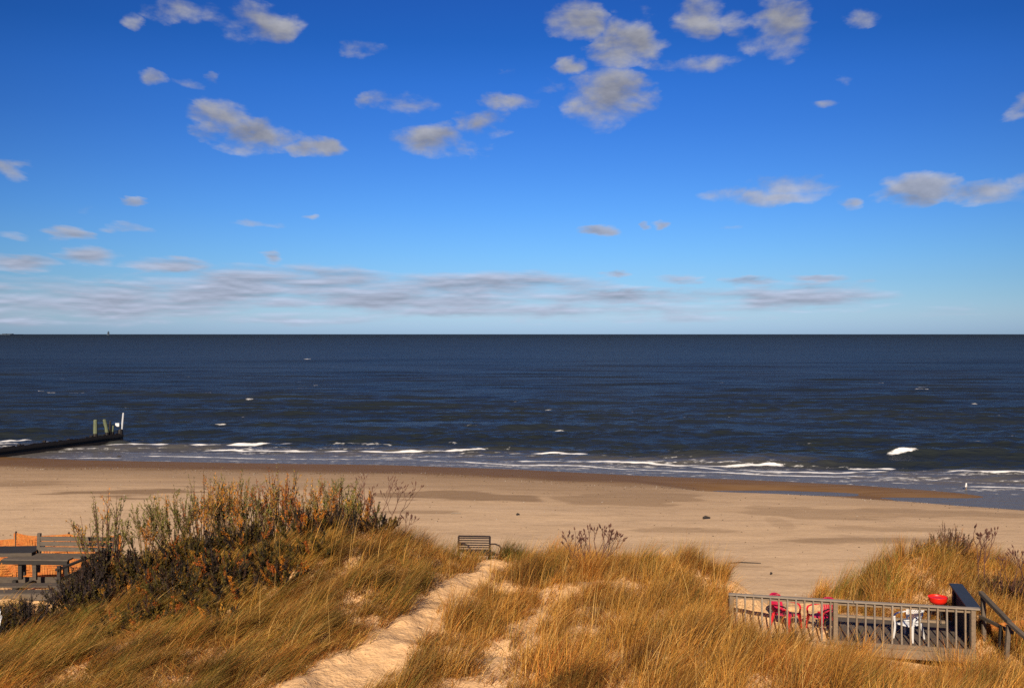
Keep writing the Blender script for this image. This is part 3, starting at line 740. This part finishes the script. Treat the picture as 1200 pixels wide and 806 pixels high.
# ------------------------------------------------------------------ timber groin with posts
gl = empty('timber_groin', (0, 0, 0), 0, 'long dark timber groin reaching into the surf with tall posts at its end', 'groin')
ga = Vector((*g0(0, 536), 0)); gbv = Vector((*g0(141, 517.5), 0)); gl.location = gbv
gd = (ga - gbv).normalized(); lg = lambda s_, z, off=0: tuple(gd*s_ + Vector((-gd.y, gd.x, 0))*off + Vector((0, 0, z)))
LG = 34.0; b = MB(); rg = random.Random(8)
k = 0; s_ = 0
while s_ < LG:
    wd = .3; topz = .82 + rg.uniform(-.05, .05) + .0*s_
    b.bar(lg(s_+wd/2, -1.2), lg(s_+wd/2, topz), wd*.96, .09, Vector((-gd.y, gd.x, 0))); s_ += wd
b.build('sheet_planks', M_groin, gl)
for off in (-.14, .14):
    for zz in (.60, .12): MB().bar(lg(-.2, zz, off), lg(LG, zz, off), .16, .2).build('waler', M_groin, gl)
for k in range(12): MB().tube([lg(.6+k*2.6, -1.5, -.36), lg(.6+k*2.6, (.85+.12*rg.random()), -.36)], .16, 8).build('pile', M_groin, gl)
def gpost(u, vtop, r, m, lean=0, name='post'):
    s_ = (141-u)/141*(gbv-ga).length; q = gbv + gd*s_; x, y = q.x-gbv.x, q.y-gbv.y+.35
    z = H - (vtop - V0)/F*q.y
    pst = MB().tube([(x, y, -1.5), (x, y, 1.05)], r*1.08, 9).build('pile', M_groin, gl)
    o = MB().tube([(x, y, 1.0), (x+lean*.5, y, (z+1)/2), (x+lean, y, z-.06), (x+lean, y, z)], [r*1.02, r, r*.9, r*.6], 9).build(name, m, gl); return o, q, z
gpost(106.5, 492, .19, M_green); gpost(121.5, 491.5, .17, M_green, -.25); gpost(125, 493.5, .10, M_groin, .05); gpost(128.5, 499, .12, M_green, .05)
gpost(139, 503, .24, M_groin)
o, q, z = gpost(141, 484, .09, M_farw, .15, 'marker_pole')
MB().box((-.25, -.1, H-(497.5-V0)/F*q.y), (.36, .05, .32)).build('marker_sign', M_white, gl)

# ------------------------------------------------------------------ things on the horizon
x, y = (127-600)/F*9000, 9000
lh_ = empty('lighthouse', (x, y, 0), 0, 'tiny dark lighthouse far off on the horizon, above the groin posts', 'lighthouse')
MB().lathe([(14, 0), (14, 7), (9, 9), (8, 26), (10, 27), (10, 28.5)], 12).build('tower', M_far, lh_)
MB().lathe([(4, 28.5), (4, 34), (5.5, 34.5), (.5, 39)], 12).build('lantern', M_far, lh_)
b = MB(); rr = random.Random(2)
b.box((-8900, 15000, 3), (2700, 400, 12))
for k in range(22): b.box((-9900 + k*108 + rr.uniform(-30, 30), 14990, 9), (rr.uniform(30, 90), 60, 14+rr.uniform(0, 14)))
o = b.build('far_shore', M_far); tag(o, kind='structure')

# ------------------------------------------------------------------ gull and wrack on the beach
x, y = g0(1132, 574); gz = max(lz(x, y), 0.01)
gu = empty('seagull', (x, y, gz), R(60), 'white seagull standing in the shallow swash at the right', 'bird')
sk = MB()
sk.lathe([(.0, -.26), (.03, -.25), (.065, -.16), (.10, -.02), (.105, .07), (.085, .15), (.055, .20), (.05, .25), (.055, .29), (.05, .335), (.0, .36)], 12)
bod = [];
for (vx, vy, vz) in sk.v: bod.append((vx, vy, vz))
sk.v = []
for (vx, vy, vz) in bod:       # bend the profile: trunk level, neck up
    t = vz
    if t < .12: cx, cz, ax = t, .27 + .12*max(0, t), 0.25
    else: cx, cz, ax = .12 + (t-.12)*.35, .285 + (t-.12)*.95, 1.2
    sk.v.append((cx - vx*math.sin(ax), vy, cz + vx*math.cos(ax)))
sk.build('body', M_feather, gu, smooth=True)
for sy in (-1, 1):
    MB()._add([(.10, sy*.085, .34), (.0, sy*.118, .31), (-.30, sy*.03, .24), (-.05, sy*.10, .37), (.05, sy*.112, .27)], [(0, 4, 1), (1, 4, 2), (0, 1, 3), (1, 2, 3)]).build('wing', M_greyf, gu)
    MB().tube([(.02, sy*.04, .19), (.0, sy*.04, .1), (.02, sy*.04, .0)], .008, 5).build('leg', M_bill, gu)
MB().tube([(.225, 0, .50), (.29, 0, .49)], [.018, .005], 6).build('bill', M_bill, gu)
gu.scale = (.85,)*3
def stick(u, v, L, rz, lab, r=.03, mat=None):
    x, y, z = hit(u, v); o = MB().tube([(-L/2, 0, r), (-L*.1, .06*L, r*1.6), (L/2, -.03*L, r*.9)], [r*.7, r, r*.5], 6).build('driftwood_stick', mat or M_dark)
    o.location = (x, y, lz(x, y)); o.rotation_euler = (0, 0, R(rz)); return tag(o, lab, 'driftwood', 'driftwood on the open beach')
stick(828, 608, .40, 20, 'short dark driftwood chunk alone on the sand above the deck railing', .07)
stick(872, 660, 1.3, 2, 'long thin driftwood stick lying flat on the sand left of the deck', .022)
stick(534, 602, .5, 3, 'small pale driftwood piece on the sand beyond the slatted bench', .03, M_wood)
stick(607, 604, .2, 40, 'tiny dark driftwood lump on the sand between bench and bare shrub', .05)
stick(140, 537, .5, 10, 'dark lump of driftwood at the water edge below the groin end', .10)
stick(904, 673, .16, 60, 'tiny dark driftwood lump on the sand just behind the railing', .04)

wc = copy_tree(cw); wc['label'] = 'white plastic chair almost wholly cut off by the left edge, standing in the dark brambles'
x, y, z = P3(-14, 752, 21.6); wc.location = (x, y, lz(x, y)-.05); wc.rotation_euler = (0, 0, R(20))
cw['group'] = wc['group'] = 'white plastic chairs'
# shell grit and bits of weed strewn over the open sand
N = 2600; r_ = np.random.default_rng(77)
qx = r_.uniform(-45, 45, N); dd_ = np.abs(r_.normal(0, 1, N)); qd = np.where(r_.random(N) < .5, 9 + r_.normal(0, .7, N) + 1.2*np.sin(qx*.3), r_.uniform(6, 40, N))
qy = shoreY(qx) - qd; ok = (qy > foot(qx)+1) ; qx, qy = qx[ok], qy[ok]; N = len(qx); qz = land(qx, qy)
sz = r_.uniform(.015, .06, N); an = r_.uniform(0, 3.14, N); lx = np.cos(an)*sz; ly = np.sin(an)*sz; el_ = r_.uniform(.2, .7, N)
V = np.stack([np.stack([qx-lx, qy-ly, qz+.002], -1), np.stack([qx-ly*el_, qy+lx*el_, qz+.004], -1), np.stack([qx+lx, qy+ly, qz+.002], -1), np.stack([qx+ly*el_, qy-lx*el_, qz+.004], -1), np.stack([qx, qy, qz+sz*.55], -1)], 1).reshape(-1, 3)
b5 = (np.arange(N)*5)[:, None]
tri = np.concatenate([b5+np.array([0, 3, 4]), b5+np.array([3, 2, 4]), b5+np.array([2, 1, 4]), b5+np.array([1, 0, 4])])
gc = np.array([(.05, .035, .025), (.12, .08, .05), (.6, .55, .48)])[r_.choice(3, N, p=[.5, .35, .15])]
o = link_mesh('shell_grit', fast_mesh('shell_grit', V, None, tri, color=np.repeat(gc, 5, 0)), M_leaf); tag(o, 'fine shell grit and dark weed bits strewn over the open beach', 'beach litter', kind='stuff')
# ------------------------------------------------------------------ plants: leaves and stems
def leaves_mesh(name, pos, dirs, ln, wd, cols, parent, mat=M_leaf):
    N = len(pos); r = np.random.default_rng(N)
    dirs = dirs/np.linalg.norm(dirs, axis=1, keepdims=True)
    s = np.cross(dirs, r.normal(size=(N, 3))); s /= np.linalg.norm(s, axis=1, keepdims=True)+1e-9
    up = np.cross(s, dirs)
    ln = ln[:, None]; wd = wd[:, None]
    V = np.stack([pos, pos + dirs*ln*.45 + s*wd*.5 + up*ln*.05, pos + dirs*ln, pos + dirs*ln*.45 - s*wd*.5 + up*ln*.05], 1).reshape(-1, 3)
    Fq = (np.arange(N)*4)[:, None] + np.arange(4)[None]
    me = fast_mesh(name, V, Fq, color=np.repeat(cols, 4, 0)); return link_mesh(name, me, mat, parent)
def pal(r, N, colors, weights, jit=.25):
    c = np.array(colors)[r.choice(len(colors), N, p=np.array(weights)/sum(weights))]
    return c * (1 + r.normal(0, jit, (N, 1))).clip(.4, 1.7)
GREEN = [(.15,.15,.03), (.22,.20,.045), (.09,.10,.025)]; ORANGE = [(.52,.20,.022), (.36,.10,.016), (.50,.26,.04)]
OLIVE = [(.095,.072,.014), (.16,.10,.015), (.055,.042,.012)]; DARK = [(.035,.022,.015), (.06,.03,.016), (.024,.018,.012)]
def shrub(name, x, y, h, rad, n, leafpal, lab, group=None, per=26, ll=.05, lw=.014, seed=0, bark=M_twig, start=.25, lean=(0, 0), branch=2, cat='shrub'):
    r = np.random.default_rng(seed+100); z0 = lz(x, y)
    t = empty(name, (x, y, z0 - .03), 0, lab, cat, group); b = MB(); LP = []; LD = []; LC = []; stemc = []
    for k in range(n):
        an = r.random()*6.283; q = rad*math.sqrt(r.random()); hh = h*(1-.35*(q/rad)**2)*r.uniform(.72, 1.05)
        base = np.array([.25*q*math.cos(an), .25*q*math.sin(an), -.05])
        tip = np.array([q*math.cos(an)+lean[0]*hh, q*math.sin(an)+lean[1]*hh, hh])
        mid = (base+tip)/2 + np.array([math.cos(an), math.sin(an), 0])*q*.18 + r.normal(0, .04, 3)
        def curve(f, A=base, M=mid, T=tip): return A*(1-f)**2 + 2*M*f*(1-f) + T*f*f
        b.tube([curve(f) for f in (0, .33, .66, 1)], [.016, .012, .008, .003], 4, False)
        segs = [(curve, start, 1.0, 1.0)]
        for j in range(branch):
            f0 = r.uniform(.35, .8); p = curve(f0); dr = (tip-base)/h*.5 + r.normal(0, .35, 3)*.6; dr[2] = abs(dr[2])+.25
            L = hh*r.uniform(.18, .35); q2 = p + dr/np.linalg.norm(dr)*L
            b.tube([p, (p+q2)/2+r.normal(0, .015, 3), q2], [.007, .005, .002], 3, False)
            segs.append((lambda f, A=p, B=q2: A*(1-f)+B*f, .15, 1.0, .5))
        for (cf, f0, f1, wgt) in segs:
            m = int(per*wgt)
            for f in r.uniform(f0, f1, m):
                p = cf(f); dv = cf(min(1, f+.05)) - cf(f-.02); dv = dv/np.linalg.norm(dv)
                LC.append(k); LP.append(p); LD.append(dv*.9 + r.normal(0, .55, 3))
    b.build('stems', bark, t)
    if LP and per > 0:
        N = len(LP); sc_ = pal(r, n, leafpal[0], leafpal[1], .15); cols = sc_[np.array(LC)]*r.normal(1, .16, (N, 1)).clip(.6, 1.4)
        rnd = r.random(N) < .07; cols[rnd] = pal(r, int(rnd.sum()), leafpal[0], leafpal[1])
        leaves_mesh('leaves', np.array(LP), np.array(LD), ll*r.uniform(.6, 1.4, N), lw*r.uniform(.7, 1.4, N), cols, t)
    return t
GP = (GREEN+ORANGE, [5, 5, 3, 1, .6, 1]); OP = (GREEN+ORANGE, [1.6, 1.6, 1, 3, 2.5, 3]); UP = (OLIVE+ORANGE+DARK, [5, 4, 4, .8, .8, .4, 2, 2, 2]); XP = (OLIVE+ORANGE+DARK, [3, 3, 3, 1.3, 2.2, .8, 2, 3, 2]); DP = (DARK+OLIVE, [4, 4, 4, 2, 1, 1])
def at(u, D): return ((u-600)/F*D, D)
tall = [ # u, D, vtop, rad, n, pal, text
 (122,26.0,580,.55,16,GP,'loose green shrub at the left end of the thicket, above the bench back'),
 (172,26.3,588,.45,13,GP,'sparse low green shrub second from the left in the thicket'),
 (205,26.6,572,.60,24,GP,'willowy green shrub on the rising left shoulder of the thicket'),
 (238,27.0,556,.60,26,GP,'tall dense green shrub left of the thicket peak'),
 (268,27.0,548,.55,28,OP,'tall green and orange shrub with the highest left tip of the thicket'),
 (300,27.2,560,.50,18,GP,'thin green shrub in the gap at the middle of the thicket'),
 (328,27.0,546,.50,20,OP,'orange-tipped shrub with one tall rusty spire at the thicket middle'),
 (362,27.3,558,.50,20,OP,'orange and olive shrub right of the rusty spire'),
 (395,27.3,560,.50,24,GP,'upright green shrub near the right end of the thicket'),
 (425,27.4,572,.42,15,OP,'thin-leaved straw-stemmed shrub at the right end of the thicket')]
for i, (u, D, vt, rad, n, pl, tx) in enumerate(tall):
    x, y = at(u, D); h = H-(vt-V0)/F*D - lz(x, y)
    shrub('leafy_shrub', x, y, max(h, .6)*1.06, rad*1.7, int(n*1.35), pl, tx, 'leafy shrubs on the left dune crest', 42, .070, .017, i, M_straw if i % 3 else M_twig_r, .2, branch=4)
low = [
 (135,25.0,.85,.8,34,DP,'dark grey twiggy shrub behind the ramp rail'),
 (175,24.6,.9,.9,44,UP,'dark olive shrub on the left flank of the thicket'),
 (228,25.4,1.0,.9,46,UP,'round dark olive shrub under the tall green shrub'),
 (290,25.8,1.0,.9,46,UP,'dark olive shrub at the centre of the thicket'),
 (352,25.9,.9,.9,42,XP,'rust-brown shrub right of the thicket centre'),
 (398,26.2,.72,.75,32,DP,'dark brown shrub near the right shoulder of the thicket'),
 (150,23.2,.85,.75,38,XP,'orange-flecked shrub at the lower left of the thicket'),
 (205,23.2,.85,.85,42,UP,'mixed olive shrub low in the thicket beside the orange one'),
 (262,23.8,.85,.85,44,XP,'shrub with orange leaf clusters in the middle of the dune slope'),
 (318,24.2,.75,.8,38,UP,'spreading olive shrub low on the slope toward the path'),
 (165,21.9,.55,.6,26,XP,'small rusty shrub at the lowest left of the thicket'),
 (235,22.3,.55,.65,28,UP,'small dark olive shrub at the foot of the thicket'),
 (372,24.4,.55,.6,26,UP,'low green-brown shrub where the thicket meets the golden grass'),
 (443,27.0,.5,.6,26,DP,'small dark brown shrub on the dune edge left of the slatted bench')]
low += [(150,21.2,.5,.8,34,XP,'low rust shrub spilling into the grass at the front of the thicket'),(255,21.5,.45,.8,34,UP,'low olive shrub spilling into the grass at the front of the thicket'),
 (280,22.8,.75,.8,38,XP,'orange-speckled shrub at the lower right foot of the thicket'),
 (120,22.9,.8,.75,36,UP,'dark olive shrub between the brambles and the orange-flecked shrub'),
 (185,21.6,.7,.75,34,XP,'bright rust shrub at the lower front of the thicket'),
 (330,23.2,.6,.8,34,UP,'olive shrub fading into the windswept grass')]
for i, (u, D, h, rad, n, pl, tx) in enumerate(low):
    x, y = at(u, D); shrub('bushy_shrub', x, y, h*1.12, rad*1.08, n, pl, tx, 'bushy shrubs on the left dune slope', 100, .050, .019, 40+i, M_twig_g, .1, branch=3)
for i, (u, D, h, rad, n, tx) in enumerate([(92,23.4,1.05,.8,90,'purple-grey bramble in front of the plank bench'),(30,22.4,.95,.9,90,'largest dark bramble tangle at the left edge'),
      (-25,21.2,.7,.8,50,'dark bramble cut by the left edge, nearest the camera'),(108,24.2,1.1,.6,60,'dark bramble beside the ramp rail'),(62,21.9,.5,.6,40,'low bramble edging the golden grass at the left')]):
    x, y = at(u, D); shrub('bramble', x, y, h, rad, n, DP, tx, 'dark brambles at the left', 34, .045, .018, 70+i, M_twig_g, .3, branch=6)
# brown shrubs on the right dune
for i, (u, D, h, rad, n, per, pl, tx) in enumerate([(1112,28.4,1.15,.75,60,16,XP,'brown twiggy shrub behind the dark side of the deck'),(1085,28.6,.9,.5,36,10,XP,'thin red-brown shrub next to the golden grass of the right dune'),
      (1178,26.4,.9,.85,60,22,DP,'dark brown shrub beyond the crooked handrail'),(1212,25.6,.9,.7,50,20,DP,'dark shrub cut by the right edge')]):
    x, y = at(u, D); shrub('brown_shrub', x, y, h, rad, n, pl, tx, 'brown shrubs on the right dune', per, .04, .014, 90+i, M_twig_r, .35, branch=6)
# bare antler-like bushes
def bare_bush(x, y, h, rad, n, lab, seed, th=1.0):
    r = np.random.default_rng(seed); t = empty('bare_bush', (x, y, lz(x, y)-.03), 0, lab, 'shrub', 'bare branching bushes'); b = MB()
    def grow(p, d, L, rd, lev):
        q = p + d*L*.5 + r.normal(0, .02, 3); e_ = q + (d + np.array([0, 0, .35]))/np.linalg.norm(d + np.array([0, 0, .35]))*L*.5
        b.tube([p, q, e_], [rd, rd*.85, rd*.7], 5, False)
        if lev == 0:
            b.tube([e_ - d*.01, e_ + d*.03, e_ + d*.09], [rd*.7, .024*th, .006*th], 5); return
        for k in range(2 if r.random() < .55 else 3):
            nd = d + r.normal(0, .42, 3)*np.array([1.2, 1, .45]); nd[2] = abs(nd[2])+.25; nd /= np.linalg.norm(nd)
            grow(e_, nd, L*r.uniform(.48, .72), rd*.66, lev-1)
    for k in range(n):
        f = (k+.5)/n*2-1; d = np.array([f*rad/h*1.1, r.normal(0, .25), 1.0]); d /= np.linalg.norm(d)
        grow(np.array([f*rad*.35, r.normal(0, .06), 0]), d, h*r.uniform(.45, .58), .020*th, 3)
    b.build('branches', M_twig_r, t)
x, y = at(692, 26.9); bare_bush(x, y, 1.02, .72, 7, 'bare dark bush with knobby antler-like tips on the middle dune crest', 3, 1.0)
x, y = at(1150, 26.8); bare_bush(x, y, 1.45, .35, 2, 'tall bare branching stems left of the right-edge shrubs, above the handrail', 9, 1.0)
x, y = at(1188, 26.0); bare_bush(x, y, 1.35, .45, 2, 'thin bare branch leaning right above the dark shrub at the right edge', 15, .9)
x, y = at(448, 27.2); bare_bush(x, y, 1.35, .8, 5, 'sparse bare twigs fanning out right at the end of the left thicket', 31, .6)
x, y = at(470, 27.5); bare_bush(x, y, .75, .25, 2, 'small bare bush on the dune shoulder left of the slatted bench', 22, .8)

# ------------------------------------------------------------------ grasses
def pw(lst): return [hit(u, v)[:2] for u, v in lst]
path = pw([(330,840),(400,800),(440,770),(480,740),(510,718),(535,697),(558,676),(575,662)])
path2 = pw([(540,845),(575,795),(600,765),(625,735),(645,712),(672,692),(700,684)])
path3 = pw([(575,662),(600,668),(625,662),(650,656)])
sandp = [(*hit(u, v)[:2], rx, ry) for u, v, rx, ry in [(720,690,.7,.5),(1000,790,1.4,.4),(900,752,1.3,.6),(1060,800,1.0,.3),(635,700,.5,.5),(690,715,.4,.6),(590,690,.5,.4),(930,785,.9,.4),(540,775,.4,.5),(660,670,.5,.3),(470,700,.4,.3)]]
def density(X, Y):
    Z = land(X, Y)
    dn = sstep(2.05, 2.7, Z) * sstep(.0, -1.2, Y - foot(X) - .9)
    d1, t1 = seg_dist(X, Y, path); w1 = np.interp(t1, [0, 3, 7], [.98, .60, .48])
    wob = (fbm(X*1.3, Y*1.3, 3)-.5)*1.7
    dn = dn * (.005 + .995*sstep(w1*.6, w1*1.25, d1 + wob*.3))
    d2, t2 = seg_dist(X, Y, path2); dn = dn * (.08 + .92*sstep(.16, .62, d2 + wob*.5))
    d3, _ = seg_dist(X, Y, path3); dn = dn*(.1+.9*sstep(.1, .7, d3+wob*.4))
    for (sx_, sy_, rx, ry) in sandp:
        q = ((X-sx_)/rx)**2 + ((Y-sy_)/ry)**2; dn = dn * (.12 + .88*sstep(.35, 1.3, q + wob*1.2))
    patch = fbm(X*.9+30, Y*.9, 3)
    dn = dn * (1 - .5*(1-sstep(.34, .46, patch))*sstep(-4.5, -2.0, X))
    # built things keep a clear floor
    vx = X - R0.x; vy = Y - R0.y; s = vx*e1.x + vy*e1.y; t = vx*e2.x + vy*e2.y
    clear = (s > -.15) & (s < LEN+.2) & (t > -.12) & (t < np.where(s < 3.5, 2.35, 4.2))
    dn = np.where(clear, 0, dn)
    dn = np.where((s > -.1) & (s < LEN+.2) & (t <= -.12) & (t > -.7), dn*(.10+.55*(fbm(X*2, Y*2, 2) > .5)), dn)
    dn = np.where((X > -18) & (X < -10.6) & (Y > 23.9) & (Y < 30.2), dn*.03, dn)
    dn = np.where((X > 5.9) & (X < 9.0 + .4*np.sin(Y*3)) & (Y > 25.5), dn*.02, dn)
    gx_, gy_, _ = gb.location; dn = np.where((np.abs(X-gx_) < .8) & (Y > gy_-.45) & (Y < gy_+.6), 0, dn)
    return dn
def blades(name, roots, L, lean, head, wid, cols, kind_label):
    N = len(roots); S = np.array([0, .4, .75, 1.0]); Wd = np.array([1, .8, .45])
    dx = np.cos(head); dy = np.sin(head)
    a0 = lean*.35; a1 = lean*.9
    horiz = (a0[:, None]*S + a1[:, None]*S**2)*L[:, None]; vert = L[:, None]*S*np.sqrt(np.clip(1-(.55*lean[:, None]*S)**2, .12, 1))
    Pp = roots[:, None, :] + np.stack([horiz*dx[:, None], horiz*dy[:, None], vert], -1)
    th = rng.uniform(0, math.pi, N); sx = np.cos(th); sy = np.sin(th)
    side = np.stack([sx, sy, 0*sx], -1)[:, None, :]*(wid[:, None]*Wd[None])[:, :, None]*.5
    V = np.concatenate([Pp[:, :3] - side, Pp[:, :3] + side, Pp[:, 3:4]], 1)      # 0-2 left,3-5 right,6 tip
    base = (np.arange(N)*7)[:, None]
    q = np.concatenate([base + np.array([0, 3, 4, 1]), base + np.array([1, 4, 5, 2])], 0); t = base + np.array([2, 5, 6])
    cc = np.repeat(cols[:, None, :], 7, 1)
    me = fast_mesh(name, V.reshape(-1, 3), q, t, color=cc.reshape(-1, 3))
    o = link_mesh(name, me, M_blade); tag(o, kind_label[0], kind_label[1], kind='stuff'); return o
def scatter(x0, x1, y0, y1, per):
    n = int((x1-x0)*(y1-y0)*per); X = rng.uniform(x0, x1, n); Y = rng.uniform(y0, y1, n)
    k = rng.random(n) < density(X, Y); return X[k], Y[k]
inview = lambda X, Y: np.abs(X) < Y*.56+1.0
X, Y = scatter(-19, 19, 12.5, 33, 52)
k = inview(X, Y) | (rng.random(len(X)) < .4); X, Y = X[k], Y[k]
NT_ = len(X); per = 22
GOLD = np.array([.48,.24,.042]); STRAW = np.array([.58,.36,.11]); RUST = np.array([.38,.145,.028]); OLV = np.array([.20,.145,.022]); GRN = np.array([.13,.145,.025]); BRN = np.array([.15,.075,.022])
pn = fbm(X*.45, Y*.45, 4); pn2 = fbm(X*1.1+50, Y*1.1, 3)
ncl = 1500; cxs = rng.uniform(-19.5, 19.5, ncl); cys = rng.uniform(12, 33.5, ncl)
f1 = np.full(len(X), 9.); cid = np.zeros(len(X), int)
for k0 in range(0, len(X), 4000):
    dd = np.hypot(X[k0:k0+4000, None]-cxs[None], Y[k0:k0+4000, None]-cys[None]); cid[k0:k0+4000] = dd.argmin(1); f1[k0:k0+4000] = dd.min(1)
keep = rng.random(len(X)) < .25 + .75*sstep(.52, .30, f1)
X, Y, f1, cid, pn, pn2 = (q[keep] for q in (X, Y, f1, cid, pn, pn2)); NT_ = len(X)
chgt = rng.uniform(.42, 1.3, ncl)[cid]; cang = rng.normal(0, 1, ncl)[cid]; ctone = rng.normal(0, .27, ncl)[cid]; crst = rng.random(ncl)[cid]; cgrn = rng.random(ncl)[cid]
left = sstep(-1.2, -3.5, X + (Y-20)*.1)
wO = left*(.55+1.5*(pn-.45)) + (1-left)*.12*sstep(.5, .7, pn)*2  # olive grass at left, the extra share standing in for dimmer light
gxp, gyp, _ = hit(598, 655); near_g = np.exp(-(((X-gxp)/.9)**2 + ((Y-gyp)/1.1)**2)); wG = near_g*1.3 + left*.28*sstep(.45, .65, pn2)
rgt = sstep(10.6, 12.5, X)*sstep(25, 22, Y); wG = wG + rgt*.6
for (u, v, r_) in ((545,660,.6),(500,690,.7),(520,640,.5),(1025,690,.8),(870,740,.5)):
    hx, hy, _ = hit(u, v); wG = wG + .55*np.exp(-(((X-hx)/r_)**2+((Y-hy)/r_)**2))
wO = np.clip(wO + .10, .04, 1.3); wG = np.clip(wG, 0, 1.5)
hts = .50 + .35*pn2
hts = np.where(left > .5, hts*.92, hts*1.12)
hts *= 1 - .35*near_g; hts *= chgt*(.45 + .65*sstep(.55, .12, f1))
wO = wO + .5*(cgrn > .8); wG = wG + .25*(cgrn > .9)
Tz = land(X, Y)
I = np.repeat(np.arange(NT_), per); N = len(I)
bx = X[I] + rng.normal(0, .075, N); by = Y[I] + rng.normal(0, .075, N)
L = hts[I]*rng.uniform(.45, 1.15, N); tuftdir = cang*1.2 + rng.normal(0, .7, NT_)
windy = (.55 + .9*left)[I]
dxv = np.cos(tuftdir)[I]*.5 + rng.normal(0, .45, N) + windy*.9; dyv = np.sin(tuftdir)[I]*.5 + rng.normal(0, .45, N) + windy*.25
head = np.arctan2(dyv, dxv); lean = np.clip(rng.uniform(.12, .85, N) + .32*left[I] + .15*(pn[I]-.5), .05, 1.25)
wsum = np.stack([np.full(N, .55), np.full(N, .35), .28 + .35*sstep(.5, .7, pn2[I]) + .9*(crst[I] > .72), wO[I]*1.1, wG[I]*1.2, np.full(N, .30)], 1)
wsum[:, 0] *= (1.3 - .5*wO[I]); cw_ = np.cumsum(wsum, 1)/wsum.sum(1, keepdims=True)
pick = (rng.random(N)[:, None] > cw_).sum(1)
cols = np.array([GOLD, STRAW, RUST, OLV, GRN, BRN])[pick]*(1+rng.normal(0, .22, (N, 1))).clip(.45, 1.6)*(.85+.4*pn[I][:, None])*(1+ctone[I][:, None]).clip(.5, 1.5)*(1-.14*left[I][:, None])  # last factor darkens the left blades: dimmer light put into their colour
roots = np.stack([bx, by, Tz[I]-.03], -1)
blades('dune_grass', roots, L, lean, head, rng.uniform(.006, .012, N), cols, ('windswept golden and olive beach grass covering the dunes', 'grass'))
print('tufts', NT_, 'blades', N)
# short dead thatch lying close to the sand
X, Y = scatter(-16, 16, 12.5, 31, 420)
N = len(X); pnn = fbm(X*2, Y*2, 3)
blades('dead_thatch', np.stack([X, Y, land(X, Y)-.01], -1), rng.uniform(.12, .34, N), rng.uniform(.9, 1.6, N), rng.uniform(0, 6.283, N), rng.uniform(.008, .014, N),
       (pal(rng, N, [BRN, RUST, GOLD, STRAW], [3, 3, 2, 2])), ('matted dead stalks lying between the grass tufts', 'grass'))
# tall seed stalks
def stalks(lst, lab):
    Xs = []; Ys = []; Hs = []
    for (u, v, r_, n, h_) in lst:
        hx, hy, _ = hit(u, v); Xs += list(hx + rng.normal(0, r_, n)); Ys += list(hy + rng.normal(0, r_*.9, n)); Hs += list(h_*rng.uniform(.75, 1.2, n))
    Xs, Ys, Hs = map(np.array, (Xs, Ys, Hs)); k = density(Xs, Ys) > .12; Xs, Ys, Hs = Xs[k], Ys[k], Hs[k]; n = len(Xs)
    b = []; z = land(Xs, Ys)
    o = blades('seed_stalks', np.stack([Xs, Ys, z], -1), Hs, rng.uniform(.05, .45, n), rng.normal(.3, .8, n), np.full(n, .011), pal(rng, n, [STRAW, GOLD], [2, 3]), (lab, 'grass'))
    hn = 9; tip = np.stack([Xs, Ys, z+Hs*.8], -1)
    return Xs, Ys, Hs, z
stalks([(700,700,1.6,160,1.15),(800,720,1.6,150,1.15),(640,760,1.2,90,1.05),(760,780,1.5,130,1.1),(880,790,1.3,90,.95),(350,720,1.4,90,1.0),(500,670,.8,40,.95),(380,650,1.0,70,1.1),
        (1050,690,1.2,110,1.05),(960,690,.5,18,1.2),(1180,760,.9,60,1.1),(600,790,.8,50,1.0),(560,690,.6,25,.7),(850,690,.8,60,1.05),(1160,720,.7,30,1.2)], 'tall dry seed stalks rising above the dune grass')
